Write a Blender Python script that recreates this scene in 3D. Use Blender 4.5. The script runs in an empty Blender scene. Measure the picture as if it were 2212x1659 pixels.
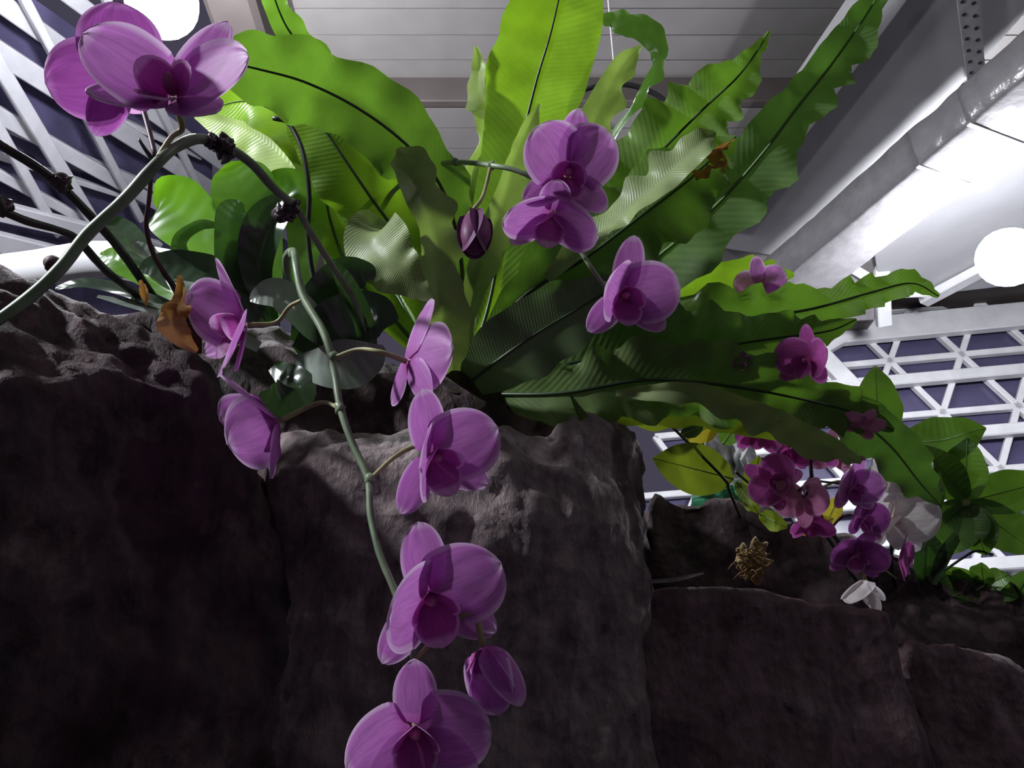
import bpy, bmesh, math, random
import numpy as np
from mathutils import Vector, Matrix, noise

random.seed(7)
SC = bpy.context.scene
COL = SC.collection

# ------------------------------------------------------------------ camera
FPX = 1700.0
PITCH = math.radians(28.0)
CAM = Vector((0.0, 0.0, 1.30))
RT = Vector((1, 0, 0))
FW = Vector((0, math.cos(PITCH), math.sin(PITCH)))
UP = Vector((0, -math.sin(PITCH), math.cos(PITCH)))
cam_d = bpy.data.cameras.new('camera')
cam_d.sensor_width = 36.0
cam_d.lens = FPX / 2212.0 * 36.0
cam_d.clip_start = 0.02
cam_o = bpy.data.objects.new('camera', cam_d)
COL.objects.link(cam_o)
cam_o.location = CAM
cam_o.rotation_euler = (math.pi / 2 + PITCH, 0, 0)
SC.camera = cam_o


def ray(px, py):
    return RT * ((px - 1106.0) / FPX) + UP * ((829.5 - py) / FPX) + FW


def P(px, py, d):
    """point seen at (px, py) at depth d metres along the viewing axis"""
    return CAM + ray(px, py) * d


def PZ(px, py, z):
    r = ray(px, py)
    return CAM + r * ((z - CAM.z) / r.z)


def plane_of(a, b, c):
    n = (b - a).cross(c - a).normalized()
    return a, n


def PP(px, py, pl, off=0.0):
    """point on plane pl (pushed off metres along its normal)"""
    a, n = pl
    r = ray(px, py)
    return CAM + r * ((a + n * off - CAM).dot(n) / r.dot(n))


def camv(x, y, z):
    """direction given as right, up, towards the viewer"""
    return (RT * x + UP * y - FW * z).normalized()


# ------------------------------------------------------------------ world, exposure, lights
w = bpy.data.worlds.new('night')
SC.world = w
w.use_nodes = True
bg = w.node_tree.nodes['Background']
bg.inputs[0].default_value = (0.30, 0.27, 0.42, 1)
bg.inputs[1].default_value = 0.19
SC.view_settings.view_transform = 'Standard'
SC.view_settings.look = 'None'
SC.view_settings.exposure = 0.0
SC.view_settings.gamma = 1.0
SC.view_settings.use_curve_mapping = False

LAMPS = [
    # name, centre, radius, watts, hung from
    ('behind', P(350, 6, 2.6), 0.115, 200, None),
    ('far', P(2178, 556, 3.5), 0.13, 165, 'panel'),
    ('over', Vector((-1.75, 0.10, 2.90)), 0.07, 235, None),  # out of view, added to brighten the rocks
    ('path', Vector((2.5, -0.1, 3.5)), 0.09, 24, None),  # out of view, added as weak fill for the far flowers
]


# ------------------------------------------------------------------ helpers
WLOC = {}


def link(o, parent, wl):
    COL.objects.link(o)
    WLOC[o.name] = Vector(wl)
    if parent is not None:
        o.parent = parent
        o.location = Vector(wl) - WLOC[parent.name]
    else:
        o.location = wl
    return o


def thing(name, label, cat, loc, group=None):
    o = bpy.data.objects.new(name, None)
    o.empty_display_size = 0.02
    link(o, None, loc)
    tag(o, label, cat, group)
    return o


def tag(o, label=None, cat=None, group=None, kind=None):
    if label:
        o['label'] = label
    if cat:
        o['category'] = cat
    if group:
        o['group'] = group
    if kind:
        o['kind'] = kind
    return o


def mobj(name, verts, faces, mat, parent=None, uvs=None, smooth=True):
    """verts in world coordinates"""
    c = Vector((0, 0, 0))
    for v in verts:
        c += v
    c /= len(verts)
    me = bpy.data.meshes.new(name)
    me.from_pydata([v - c for v in verts], [], faces)
    if uvs is not None:
        lay = me.uv_layers.new(name='UVMap')
        idx = np.empty(len(me.loops), dtype=np.int32)
        me.loops.foreach_get('vertex_index', idx)
        arr = np.asarray(uvs, dtype=np.float32)[idx]
        lay.data.foreach_set('uv', arr.ravel())
    if smooth:
        me.polygons.foreach_set('use_smooth', [True] * len(me.polygons))
    me.materials.append(mat)
    me.update()
    o = bpy.data.objects.new(name, me)
    return link(o, parent, c)


def catmull(pts, n):
    """pts: list of equal-length tuples/Vectors -> n samples (list of lists of floats)"""
    a = np.array([list(p) for p in pts], dtype=float)
    if len(a) == 2:
        t = np.linspace(0, 1, n)[:, None]
        return a[0] * (1 - t) + a[1] * t
    a = np.vstack([2 * a[0] - a[1], a, 2 * a[-1] - a[-2]])
    m = len(a) - 3
    out = []
    for i in range(n):
        x = i / (n - 1) * m
        k = min(int(x), m - 1)
        t = x - k
        p0, p1, p2, p3 = a[k:k + 4]
        out.append(0.5 * (2 * p1 + (p2 - p0) * t + (2 * p0 - 5 * p1 + 4 * p2 - p3) * t * t + (3 * p1 - p0 - 3 * p2 + p3) * t ** 3))
    return np.array(out)


def tube_geo(pts, radii, seg=8):
    n = len(pts)
    verts, faces, uvs = [], [], []
    ref = None
    for i in range(n):
        t = (pts[min(i + 1, n - 1)] - pts[max(i - 1, 0)]).normalized()
        if ref is None:
            ref = t.orthogonal().normalized()
        ref = (ref - t * ref.dot(t)).normalized()
        b = t.cross(ref)
        for k in range(seg):
            a = 2 * math.pi * k / seg
            verts.append(pts[i] + (ref * math.cos(a) + b * math.sin(a)) * radii[i])
            uvs.append((k / seg, i / n))
    for i in range(n - 1):
        for k in range(seg):
            faces.append((i * seg + k, i * seg + (k + 1) % seg, (i + 1) * seg + (k + 1) % seg, (i + 1) * seg + k))
    faces.append(tuple(range(seg))[::-1])
    faces.append(tuple(range((n - 1) * seg, n * seg)))
    return verts, faces, uvs


def tube(name, path, r, mat, parent=None, n=24, seg=8, lump=0.0):
    """path: list of Vectors; r: number or list along the path"""
    pts = [Vector(p) for p in catmull(path, n)]
    if not isinstance(r, (list, tuple)):
        r = [r, r]
    rr = np.interp(np.linspace(0, 1, n), np.linspace(0, 1, len(r)), r)
    rr = [x * (1 + lump * (noise.noise(pts[i] * 60))) for i, x in enumerate(rr)]
    v, f, u = tube_geo(pts, rr, seg)
    return mobj(name, v, f, mat, parent, u)


def pxpath(lst):
    return [P(*q) for q in lst]


def blob(name, c, rx, mat, parent=None, amp=0.25, freq=40, sub=2, axes=(1, 1, 1)):
    bm = bmesh.new()
    bmesh.ops.create_icosphere(bm, subdivisions=sub, radius=1.0)
    vs = []
    for v in bm.verts:
        p = Vector((v.co.x * axes[0], v.co.y * axes[1], v.co.z * axes[2])) * rx
        q = c + p
        vs.append(q + v.co * rx * amp * noise.noise(q * freq))
    fs = [tuple(x.index for x in f.verts) for f in bm.faces]
    bm.free()
    return mobj(name, vs, fs, mat, parent)


def box_between(name, a, b, wid, hei, nrm, mat, parent=None):
    """bar from a to b; nrm = direction of its height"""
    t = (b - a).normalized()
    s = t.cross(nrm).normalized()
    nn = s.cross(t).normalized()
    e = min(wid, hei) * 0.12
    prof = [(-wid / 2 + e, -hei / 2), (wid / 2 - e, -hei / 2), (wid / 2, -hei / 2 + e), (wid / 2, hei / 2 - e),
            (wid / 2 - e, hei / 2), (-wid / 2 + e, hei / 2), (-wid / 2, hei / 2 - e), (-wid / 2, -hei / 2 + e)]
    v = [a + s * x + nn * y for x, y in prof] + [b + s * x + nn * y for x, y in prof]
    f = [(k, (k + 1) % 8, 8 + (k + 1) % 8, 8 + k) for k in range(8)] + [tuple(range(8))[::-1], tuple(range(8, 16))]
    return mobj(name, v, f, mat, parent, smooth=False)


def prism(name, poly, nrm, th, mat, parent=None):
    """flat polygon (list of Vectors) thickened th metres along nrm"""
    n = len(poly)
    v = list(poly) + [p + nrm * th for p in poly]
    f = [tuple(range(n)), tuple(range(n, 2 * n))[::-1]] + [(k, n + k, n + (k + 1) % n, (k + 1) % n) for k in range(n)]
    return mobj(name, v, f, mat, parent, smooth=False)


# ------------------------------------------------------------------ materials
def nt(name):
    m = bpy.data.materials.new(name)
    m.use_nodes = True
    t = m.node_tree
    for n in list(t.nodes):
        t.nodes.remove(n)
    out = t.nodes.new('ShaderNodeOutputMaterial')
    return m, t, out


def N(t, typ, **kw):
    n = t.nodes.new(typ)
    for k, v in kw.items():
        setattr(n, k, v)
    return n


def ramp(t, stops, src):
    r = N(t, 'ShaderNodeValToRGB')
    el = r.color_ramp.elements
    while len(el) < len(stops):
        el.new(0.5)
    for e, (p, c) in zip(el, stops):
        e.position = p
        e.color = c if len(c) == 4 else (*c, 1)
    t.links.new(src, r.inputs[0])
    return r


def plain(name, col, rough=0.5, metal=0.0, spec=0.5, var=0.06, scale=20, bump=0.0):
    m, t, out = nt(name)
    b = N(t, 'ShaderNodeBsdfPrincipled')
    b.inputs['Roughness'].default_value = rough
    b.inputs['Metallic'].default_value = metal
    b.inputs['Specular IOR Level'].default_value = spec
    tc = N(t, 'ShaderNodeTexCoord')
    no = N(t, 'ShaderNodeTexNoise')
    no.inputs['Scale'].default_value = scale
    no.inputs['Detail'].default_value = 4
    t.links.new(tc.outputs['Object'], no.inputs['Vector'])
    lo = tuple(max(0, c * (1 - var * 3)) for c in col)
    hi = tuple(min(1, c * (1 + var * 2)) for c in col)
    r = ramp(t, [(0.3, lo), (0.7, hi)], no.outputs['Fac'])
    t.links.new(r.outputs[0], b.inputs['Base Color'])
    if bump:
        bp = N(t, 'ShaderNodeBump')
        bp.inputs['Strength'].default_value = bump
        bp.inputs['Distance'].default_value = 0.01
        t.links.new(no.outputs['Fac'], bp.inputs['Height'])
        t.links.new(bp.outputs[0], b.inputs['Normal'])
    t.links.new(b.outputs[0], out.inputs[0])
    return m


def emis(name, col, s):
    m, t, out = nt(name)
    e = N(t, 'ShaderNodeEmission')
    e.inputs[0].default_value = (*col, 1)
    e.inputs[1].default_value = s
    t.links.new(e.outputs[0], out.inputs[0])
    return m


def leafmat(name, col, tcol, tfac, rough=0.35, spec=0.4, veins=70, patch=None):
    """thin leaf: glossy skin, light shines through it"""
    m, t, out = nt(name)
    uv = N(t, 'ShaderNodeUVMap')
    sep = N(t, 'ShaderNodeSeparateXYZ')
    t.links.new(uv.outputs[0], sep.inputs[0])
    # side veins run obliquely from the midrib
    ab = N(t, 'ShaderNodeMath', operation='SUBTRACT')
    t.links.new(sep.outputs[0], ab.inputs[0])
    ab.inputs[1].default_value = 0.5
    ab2 = N(t, 'ShaderNodeMath', operation='ABSOLUTE')
    t.links.new(ab.outputs[0], ab2.inputs[0])
    mul = N(t, 'ShaderNodeMath', operation='MULTIPLY_ADD')
    t.links.new(ab2.outputs[0], mul.inputs[0])
    mul.inputs[1].default_value = -0.12
    t.links.new(sep.outputs[1], mul.inputs[2])
    mf = N(t, 'ShaderNodeMath', operation='MULTIPLY')
    t.links.new(mul.outputs[0], mf.inputs[0])
    mf.inputs[1].default_value = veins * 6.28
    sn = N(t, 'ShaderNodeMath', operation='SINE')
    t.links.new(mf.outputs[0], sn.inputs[0])
    tc = N(t, 'ShaderNodeTexCoord')
    no = N(t, 'ShaderNodeTexNoise')
    no.inputs['Scale'].default_value = 14
    no.inputs['Detail'].default_value = 3
    t.links.new(tc.outputs['Object'], no.inputs['Vector'])
    d = tuple(c * 0.7 for c in col)
    h = tuple(min(1, c * 1.25) for c in col)
    stops = [(0.3, d), (0.62, h)]
    if patch:
        stops = [(0.25, d), (0.52, h), (0.62, patch)]
    r1 = ramp(t, stops, no.outputs['Fac'])
    d2 = tuple(c * 0.75 for c in tcol)
    h2 = tuple(min(1, c * 1.2) for c in tcol)
    r2 = ramp(t, [(0.3, d2), (0.65, h2)], no.outputs['Fac'])
    b = N(t, 'ShaderNodeBsdfPrincipled')
    b.inputs['Roughness'].default_value = rough
    b.inputs['Specular IOR Level'].default_value = spec
    t.links.new(r1.outputs[0], b.inputs['Base Color'])
    bp = N(t, 'ShaderNodeBump')
    bp.inputs['Strength'].default_value = 0.12
    bp.inputs['Distance'].default_value = 0.002
    t.links.new(sn.outputs[0], bp.inputs['Height'])
    t.links.new(bp.outputs[0], b.inputs['Normal'])
    tr = N(t, 'ShaderNodeBsdfTranslucent')
    t.links.new(r2.outputs[0], tr.inputs[0])
    mx = N(t, 'ShaderNodeMixShader')
    mx.inputs[0].default_value = tfac
    t.links.new(b.outputs[0], mx.inputs[1])
    t.links.new(tr.outputs[0], mx.inputs[2])
    t.links.new(mx.outputs[0], out.inputs[0])
    return m


def petalmat(name, base, edge, throat, tfac=0.42, rough=0.5, rim=0.86):
    m, t, out = nt(name)
    uv = N(t, 'ShaderNodeUVMap')
    sep = N(t, 'ShaderNodeSeparateXYZ')
    t.links.new(uv.outputs[0], sep.inputs[0])
    # v channel of petals: 0 at the claw, 1 at the rim
    r = ramp(t, [(0.0, throat), (0.22, base), (rim, base), (rim + 0.11, edge)], sep.outputs[1])
    mp = N(t, 'ShaderNodeMapping')
    mp.inputs['Scale'].default_value = (26, 3, 1)
    t.links.new(uv.outputs[0], mp.inputs['Vector'])
    no = N(t, 'ShaderNodeTexNoise')
    no.inputs['Scale'].default_value = 1.0
    no.inputs['Detail'].default_value = 3
    t.links.new(mp.outputs[0], no.inputs['Vector'])
    vr = ramp(t, [(0.35, (0.80, 0.74, 0.82)), (0.65, (1, 1, 1))], no.outputs['Fac'])
    mc = N(t, 'ShaderNodeMix', data_type='RGBA', blend_type='MULTIPLY')
    mc.inputs['Factor'].default_value = 1
    t.links.new(r.outputs[0], mc.inputs['A'])
    t.links.new(vr.outputs[0], mc.inputs['B'])
    b = N(t, 'ShaderNodeBsdfPrincipled')
    b.inputs['Roughness'].default_value = rough
    b.inputs['Specular IOR Level'].default_value = 0.35
    b.inputs['Sheen Weight'].default_value = 0.25
    b.inputs['Sheen Tint'].default_value = (1, 0.8, 1, 1)
    t.links.new(mc.outputs['Result'], b.inputs['Base Color'])
    tr = N(t, 'ShaderNodeBsdfTranslucent')
    t.links.new(mc.outputs['Result'], tr.inputs[0])
    mx = N(t, 'ShaderNodeMixShader')
    mx.inputs[0].default_value = tfac
    t.links.new(b.outputs[0], mx.inputs[1])
    t.links.new(tr.outputs[0], mx.inputs[2])
    t.links.new(mx.outputs[0], out.inputs[0])
    return m


def rockmat(name, dark, mid, pale, scale=7.0, bump=0.9, wet=0.75):
    m, t, out = nt(name)
    tc = N(t, 'ShaderNodeTexCoord')
    n1 = N(t, 'ShaderNodeTexNoise')
    n1.inputs['Scale'].default_value = scale
    n1.inputs['Detail'].default_value = 8
    n1.inputs['Roughness'].default_value = 0.65
    t.links.new(tc.outputs['Object'], n1.inputs['Vector'])
    r = ramp(t, [(0.32, dark), (0.47, mid), (0.58, mid), (0.70, pale)], n1.outputs['Fac'])
    mp = N(t, 'ShaderNodeMapping')
    mp.inputs['Scale'].default_value = (38, 38, 16)
    t.links.new(tc.outputs['Object'], mp.inputs['Vector'])
    n2 = N(t, 'ShaderNodeTexNoise')
    n2.inputs['Scale'].default_value = 1.0
    n2.inputs['Detail'].default_value = 7
    n2.inputs['Roughness'].default_value = 0.7
    t.links.new(mp.outputs[0], n2.inputs['Vector'])
    r2 = ramp(t, [(0.34, (0.45, 0.42, 0.45)), (0.62, (1.15, 1.1, 1.1))], n2.outputs['Fac'])
    mc = N(t, 'ShaderNodeMix', data_type='RGBA', blend_type='MULTIPLY')
    mc.inputs['Factor'].default_value = 1
    t.links.new(r.outputs[0], mc.inputs['A'])
    t.links.new(r2.outputs[0], mc.inputs['B'])
    vp = N(t, 'ShaderNodeTexVoronoi')
    vp.inputs['Scale'].default_value = 34
    wv = N(t, 'ShaderNodeMix', data_type='VECTOR')
    wv.inputs['Factor'].default_value = 0.06
    t.links.new(tc.outputs['Object'], wv.inputs[4])
    t.links.new(n2.outputs['Color'], wv.inputs[5])
    t.links.new(wv.outputs[1], vp.inputs['Vector'])
    pit = ramp(t, [(0.10, (0.22, 0.2, 0.22)), (0.24, (1, 1, 1))], vp.outputs['Distance'])
    msk = ramp(t, [(0.50, (0, 0, 0)), (0.62, (1, 1, 1))], n1.outputs['Fac'])
    mc2 = N(t, 'ShaderNodeMix', data_type='RGBA', blend_type='MULTIPLY')
    t.links.new(msk.outputs[0], mc2.inputs['Factor'])
    t.links.new(mc.outputs['Result'], mc2.inputs['A'])
    t.links.new(pit.outputs[0], mc2.inputs['B'])
    mc = mc2
    b = N(t, 'ShaderNodeBsdfPrincipled')
    b.inputs['Roughness'].default_value = wet
    b.inputs['Specular IOR Level'].default_value = 0.4
    t.links.new(mc.outputs['Result'], b.inputs['Base Color'])
    vo = N(t, 'ShaderNodeTexVoronoi')
    vo.inputs['Scale'].default_value = 60
    t.links.new(tc.outputs['Object'], vo.inputs['Vector'])
    ad = N(t, 'ShaderNodeMath', operation='MULTIPLY_ADD')
    t.links.new(vo.outputs['Distance'], ad.inputs[0])
    ad.inputs[1].default_value = 0.35
    t.links.new(n2.outputs['Fac'], ad.inputs[2])
    bp = N(t, 'ShaderNodeBump')
    bp.inputs['Strength'].default_value = bump
    bp.inputs['Distance'].default_value = 0.012
    t.links.new(ad.outputs[0], bp.inputs['Height'])
    t.links.new(bp.outputs[0], b.inputs['Normal'])
    t.links.new(b.outputs[0], out.inputs[0])
    return m


M = {}
M['ceiling'] = plain('ceiling_panel', (0.175, 0.163, 0.16), 0.7, var=0.03, scale=6)
M['soffit'] = plain('soffit_board', (0.065, 0.052, 0.05), 0.7, var=0.05, scale=5)
M['white'] = plain('white_steel', (0.78, 0.77, 0.80), 0.4, var=0.03, scale=9)
M['whiteb'] = plain('white_board', (0.46, 0.455, 0.48), 0.6, var=0.03, scale=4)
M['wrap'] = plain('wrapped_duct', (0.22, 0.21, 0.22), 0.22, spec=0.7, var=0.05, scale=16, bump=0.5)
M['glass'] = plain('night_glass', (0.085, 0.075, 0.15), 0.25, spec=0.6, var=0.10, scale=3)
M['white2'] = plain('white_glazing_bar', (0.52, 0.51, 0.55), 0.4, var=0.04, scale=9)
M['beam'] = plain('grey_beam', (0.34, 0.33, 0.34), 0.6, var=0.03, scale=5)
M['black'] = plain('black_wire', (0.03, 0.028, 0.03), 0.5)
M['housing'] = plain('lamp_housing', (0.25, 0.25, 0.27), 0.4, metal=0.6)
M['floor'] = plain('floor_dark', (0.05, 0.045, 0.05), 0.8, scale=8)
M['perf'] = plain('perforated_steel', (0.42, 0.41, 0.42), 0.45, metal=0.3)

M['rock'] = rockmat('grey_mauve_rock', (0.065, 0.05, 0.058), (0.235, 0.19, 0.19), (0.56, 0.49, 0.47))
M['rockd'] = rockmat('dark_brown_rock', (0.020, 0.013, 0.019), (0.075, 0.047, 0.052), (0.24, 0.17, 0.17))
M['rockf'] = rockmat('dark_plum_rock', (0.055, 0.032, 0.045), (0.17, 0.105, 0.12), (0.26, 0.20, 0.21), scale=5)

M['frond'] = leafmat('fern_frond', (0.155, 0.225, 0.085), (0.15, 0.33, 0.02), 0.38, 0.32)
M['frondy'] = leafmat('fern_frond_backlit', (0.14, 0.25, 0.035), (0.24, 0.45, 0.015), 0.48, 0.32)  # brighter yellow-green copy of the frond, backlight put into its colours
M['frondp'] = leafmat('fern_frond_pale', (0.30, 0.38, 0.17), (0.30, 0.45, 0.07), 0.3, 0.4)
M['frondd'] = leafmat('fern_frond_dark', (0.115, 0.175, 0.075), (0.09, 0.22, 0.02), 0.30, 0.26, spec=0.8)
M['midrib'] = plain('fern_midrib', (0.025, 0.05, 0.018), 0.4)
M['midribp'] = plain('fern_midrib_pale', (0.16, 0.26, 0.09), 0.4)
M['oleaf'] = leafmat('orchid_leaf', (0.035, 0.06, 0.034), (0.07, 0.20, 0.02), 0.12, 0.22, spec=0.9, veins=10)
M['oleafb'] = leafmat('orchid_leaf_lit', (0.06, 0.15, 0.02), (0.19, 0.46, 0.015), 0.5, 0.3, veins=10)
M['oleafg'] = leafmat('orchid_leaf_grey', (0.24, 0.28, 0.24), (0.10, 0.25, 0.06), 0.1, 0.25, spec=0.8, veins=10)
M['umb'] = leafmat('umbrella_leaf', (0.075, 0.15, 0.035), (0.13, 0.28, 0.02), 0.28, 0.35, veins=16)
M['vine'] = leafmat('yellowing_leaf', (0.16, 0.22, 0.03), (0.22, 0.30, 0.015), 0.38, 0.4, veins=14)
M['yellow'] = leafmat('yellow_leaf', (0.32, 0.27, 0.03), (0.6, 0.5, 0.03), 0.4, 0.5, veins=14)
M['dead'] = leafmat('dead_leaf', (0.34, 0.16, 0.05), (0.55, 0.27, 0.06), 0.35, 0.7, spec=0.2, veins=14, patch=(0.62, 0.42, 0.25))
M['deadd'] = leafmat('dead_leaf_dark', (0.07, 0.03, 0.025), (0.12, 0.05, 0.03), 0.2, 0.7, spec=0.2)
M['stem'] = plain('orchid_stem', (0.20, 0.27, 0.16), 0.4, var=0.12, scale=30)
M['stemd'] = plain('orchid_stem_dark', (0.022, 0.026, 0.020), 0.4, var=0.15, scale=30)
M['twig'] = plain('dry_twig', (0.07, 0.035, 0.035), 0.6, var=0.15, scale=40)
M['node'] = plain('stem_node', (0.035, 0.018, 0.022), 0.35, spec=0.7)
M['ped'] = plain('flower_stalk', (0.34, 0.33, 0.15), 0.5, var=0.1, scale=40)
M['pedp'] = plain('flower_stalk_dark', (0.10, 0.045, 0.075), 0.5, var=0.1, scale=40)
M['petal'] = petalmat('petal_purple', (0.68, 0.245, 0.70), (0.86, 0.60, 0.88), (0.56, 0.11, 0.48))
M['lip'] = petalmat('lip_magenta', (0.58, 0.11, 0.48), (0.85, 0.48, 0.80), (0.48, 0.08, 0.26), rim=0.72)
M['petald'] = petalmat('petal_dark_purple', (0.40, 0.09, 0.40), (0.55, 0.22, 0.56), (0.34, 0.05, 0.28), 0.38)
M['petalm'] = petalmat('petal_magenta', (0.50, 0.085, 0.38), (0.62, 0.22, 0.54), (0.42, 0.07, 0.24), 0.35)
M['petalk'] = petalmat('petal_pink', (0.74, 0.28, 0.50), (0.80, 0.42, 0.62), (0.7, 0.3, 0.4), 0.35)
M['petalw'] = petalmat('petal_white', (0.86, 0.82, 0.79), (0.9, 0.88, 0.88), (0.78, 0.66, 0.60), 0.4)
M['column'] = plain('flower_column', (0.52, 0.16, 0.36), 0.4)
M['columnw'] = plain('flower_column_white', (0.70, 0.55, 0.50), 0.4)
M['bud'] = petalmat('bud_dark_purple', (0.14, 0.025, 0.13), (0.22, 0.06, 0.20), (0.20, 0.05, 0.15), 0.2)
M['moss'] = plain('dry_moss', (0.36, 0.24, 0.10), 0.8, var=0.15, scale=60)
M['foil'] = plain('crumpled_foil', (0.80, 0.78, 0.83), 0.3, metal=0.2, var=0.05)
M['gglass'] = leafmat('green_plastic', (0.28, 0.55, 0.42), (0.4, 0.75, 0.55), 0.45, 0.15, spec=0.9)
M['drop'] = plain('water_drop', (0.8, 0.8, 0.85), 0.05, spec=1.0)

# ------------------------------------------------------------------ the room
ZC = 4.30      # ceiling under-side
fl = [Vector((-4.5, -2.5, 0)), Vector((6.5, -2.5, 0)), Vector((6.5, 8, 0)), Vector((-4.5, 8, 0))]
tag(prism('floor', fl, Vector((0, 0, -1)), 0.1, M['floor']), 'dark floor under the rockery', kind='structure')

bw = [Vector((-4.5, -2.5, 0)), Vector((6.5, -2.5, 0)), Vector((6.5, -2.5, ZC + 0.2)), Vector((-4.5, -2.5, ZC + 0.2))]  # added out of view to keep ambient light off the rock fronts
tag(prism('wall_back', bw, Vector((0, -1, 0)), 0.1, M['floor']), 'dark unseen wall added behind the visitor path to block ambient light', kind='structure')

ceil = bpy.data.objects.new('ceiling', None)
link(ceil, None, (0.3, 3.0, ZC))
tag(ceil, 'grey boarded ceiling panel above the fern', kind='structure')
# boards run across the view; seams recessed
x_left = PZ(640, 120, ZC).x
y = -2.42
while y < 4.75:
    far = y >= 2.72
    z = ZC if far else ZC + 0.16
    x1 = PZ(1900, 100, ZC).x + 0.9 + max(0.0, (3.0 - y)) * 0.25
    a = [Vector((x_left - (0.0 if not far else 0.25), y, z)), Vector((x1, y, z)), Vector((x1, y + 0.134, z)), Vector((x_left - (0.0 if not far else 0.25), y + 0.134, z))]
    prism('ceiling_board', a, Vector((0, 0, 1)), 0.03, M['ceiling'], ceil)
    y += 0.14
top = [Vector((x_left - 0.2, -2.5, ZC + 0.20)), Vector((4.2, -2.5, ZC + 0.20)), Vector((4.2, 4.9, ZC + 0.20)), Vector((x_left - 0.2, 4.9, ZC + 0.20))]
prism('ceiling_deck', top, Vector((0, 0, 1)), 0.08, M['soffit'], ceil)
# drop where the far boards hang lower
box_between('ceiling_drop', Vector((x_left - 0.2, 2.745, ZC + 0.085)), Vector((2.2, 2.745, ZC + 0.085)), 0.05, 0.17, Vector((0, 0, 1)), M['soffit'], ceil)
# edge beam where the boards end towards the lamp
box_between('edge_beam', Vector((x_left - 0.1, -2.5, ZC + 0.04)), Vector((x_left - 0.25, 4.9, ZC + 0.04)), 0.22, 0.24, Vector((0, 0, 1)), M['soffit'], ceil)
# thin white rail on the boards
a = PZ(1190, 262, ZC - 0.03)
b = PZ(1296, 262, ZC - 0.03)
box_between('rail', a, b, 0.012, 0.03, Vector((0, 0, 1)), M['white'], ceil)

# diagonal beams under the ceiling
zb = ZC - 0.06
b1 = box_between('trim_1', PZ(1935, -60, zb), PZ(1560, 470, zb), 0.20, 0.10, Vector((0, 0, 1)), M['beam'])
tag(b1, 'flat grey beam running under the boarded ceiling', kind='structure')
b2 = box_between('trim_2', PZ(2130, -80, zb + .03), PZ(1640, 540, zb + .03), 0.62, 0.05, Vector((0, 0, 1)), M['beam'])
tag(b2, 'wide grey panel strip beside the white duct', kind='structure')
# perforated strip
zp = ZC - 0.12
pf = bpy.data.objects.new('trim_3', None)
pa, pb = PZ(2085, -40, zp), PZ(2112, 190, zp)
link(pf, None, (pa + pb) / 2)
tag(pf, 'perforated steel strip with two rows of round holes', kind='structure')
box_between('strip', pa, pb, 0.075, 0.012, Vector((0, 0, 1)), M['perf'], pf)
pd = (pb - pa)
side = pd.normalized().cross(Vector((0, 0, 1)))
for k in range(9):
    for s in (-1, 1):
        c = pa + pd * ((k + 0.5 + 0.22 * s) / 9) + side * 0.019 * s - Vector((0, 0, 0.0085))
        ring = [c + (side * math.cos(q * math.pi / 5) + pd.normalized() * math.sin(q * math.pi / 5)) * 0.0085 for q in range(10)]
        prism('hole', ring, Vector((0, 0, 1)), 0.004, M['black'], pf)

# white wrapped duct
zd = ZC - 0.42
d0, d1 = PZ(2330, 95, zd), PZ(1640, 660, zd)
duct = bpy.data.objects.new('duct', None)
link(duct, None, (d0 + d1) / 2)
tag(duct, 'long white duct in glossy wrapping running diagonally under the ceiling', 'duct')
dd = d1 - d0
for k, (t0, t1) in enumerate(((0.0, 0.20), (0.20, 0.335), (0.335, 1.0))):
    a, b = d0 + dd * t0, d0 + dd * t1
    n = 26
    vs, fs = [], []
    s = dd.normalized().cross(Vector((0, 0, 1)))
    for i in range(n):
        p = a.lerp(b, i / (n - 1))
        for q in range(12):
            an = 2 * math.pi * q / 12
            ex = abs(math.cos(an)) ** 0.22 * math.copysign(1, math.cos(an))
            ey = abs(math.sin(an)) ** 0.22 * math.copysign(1, math.sin(an))
            v = p + s * ex * 0.165 + Vector((0, 0, 1)) * ey * 0.11
            vs.append(v + (s * ex + Vector((0, 0, ey))) * 0.006 * noise.noise(v * 14))
    for i in range(n - 1):
        for q in range(12):
            fs.append((i * 12 + q, i * 12 + (q + 1) % 12, (i + 1) * 12 + (q + 1) % 12, (i + 1) * 12 + q))
    fs += [tuple(range(12)), tuple(range((n - 1) * 12, n * 12))]
    mobj('duct_section', vs, fs, M['wrap'], duct)
    if k:
        for e in (-1, 1):
            box_between('duct_band', a - s * 0.168 - Vector((0, 0, .112)) + dd.normalized() * e * 0.004, a + s * 0.168 - Vector((0, 0, .112)) + dd.normalized() * e * 0.004, 0.01, 0.006, Vector((0, 0, 1)), M['white'], duct)

# white lamp-lit panel between the duct and the glazing
WP = plane_of(P(1760, 640, 5.2), P(2300, 600, 5.2), P(2300, 150, 3.6))
pan = [PP(1905, 648, WP), PP(2420, 590, WP), PP(2420, 40, WP), PP(2120, 260, WP), PP(1880, 480, WP)]
wp = prism('wall_side', pan, -WP[1] if WP[1].dot(FW) < 0 else WP[1], 0.05, M['whiteb'])
tag(wp, 'white sloping board lit by the floodlight', kind='structure')
wn = WP[1] if WP[1].dot(FW) < 0 else -WP[1]
bb = box_between('trim_4', PP(1990, 640, WP) + wn * .04, PP(2400, 420, WP) + wn * .04, 0.10, 0.06, wn, M['white'])
tag(bb, 'white rib on the sloping board by the floodlight', kind='structure')


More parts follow.
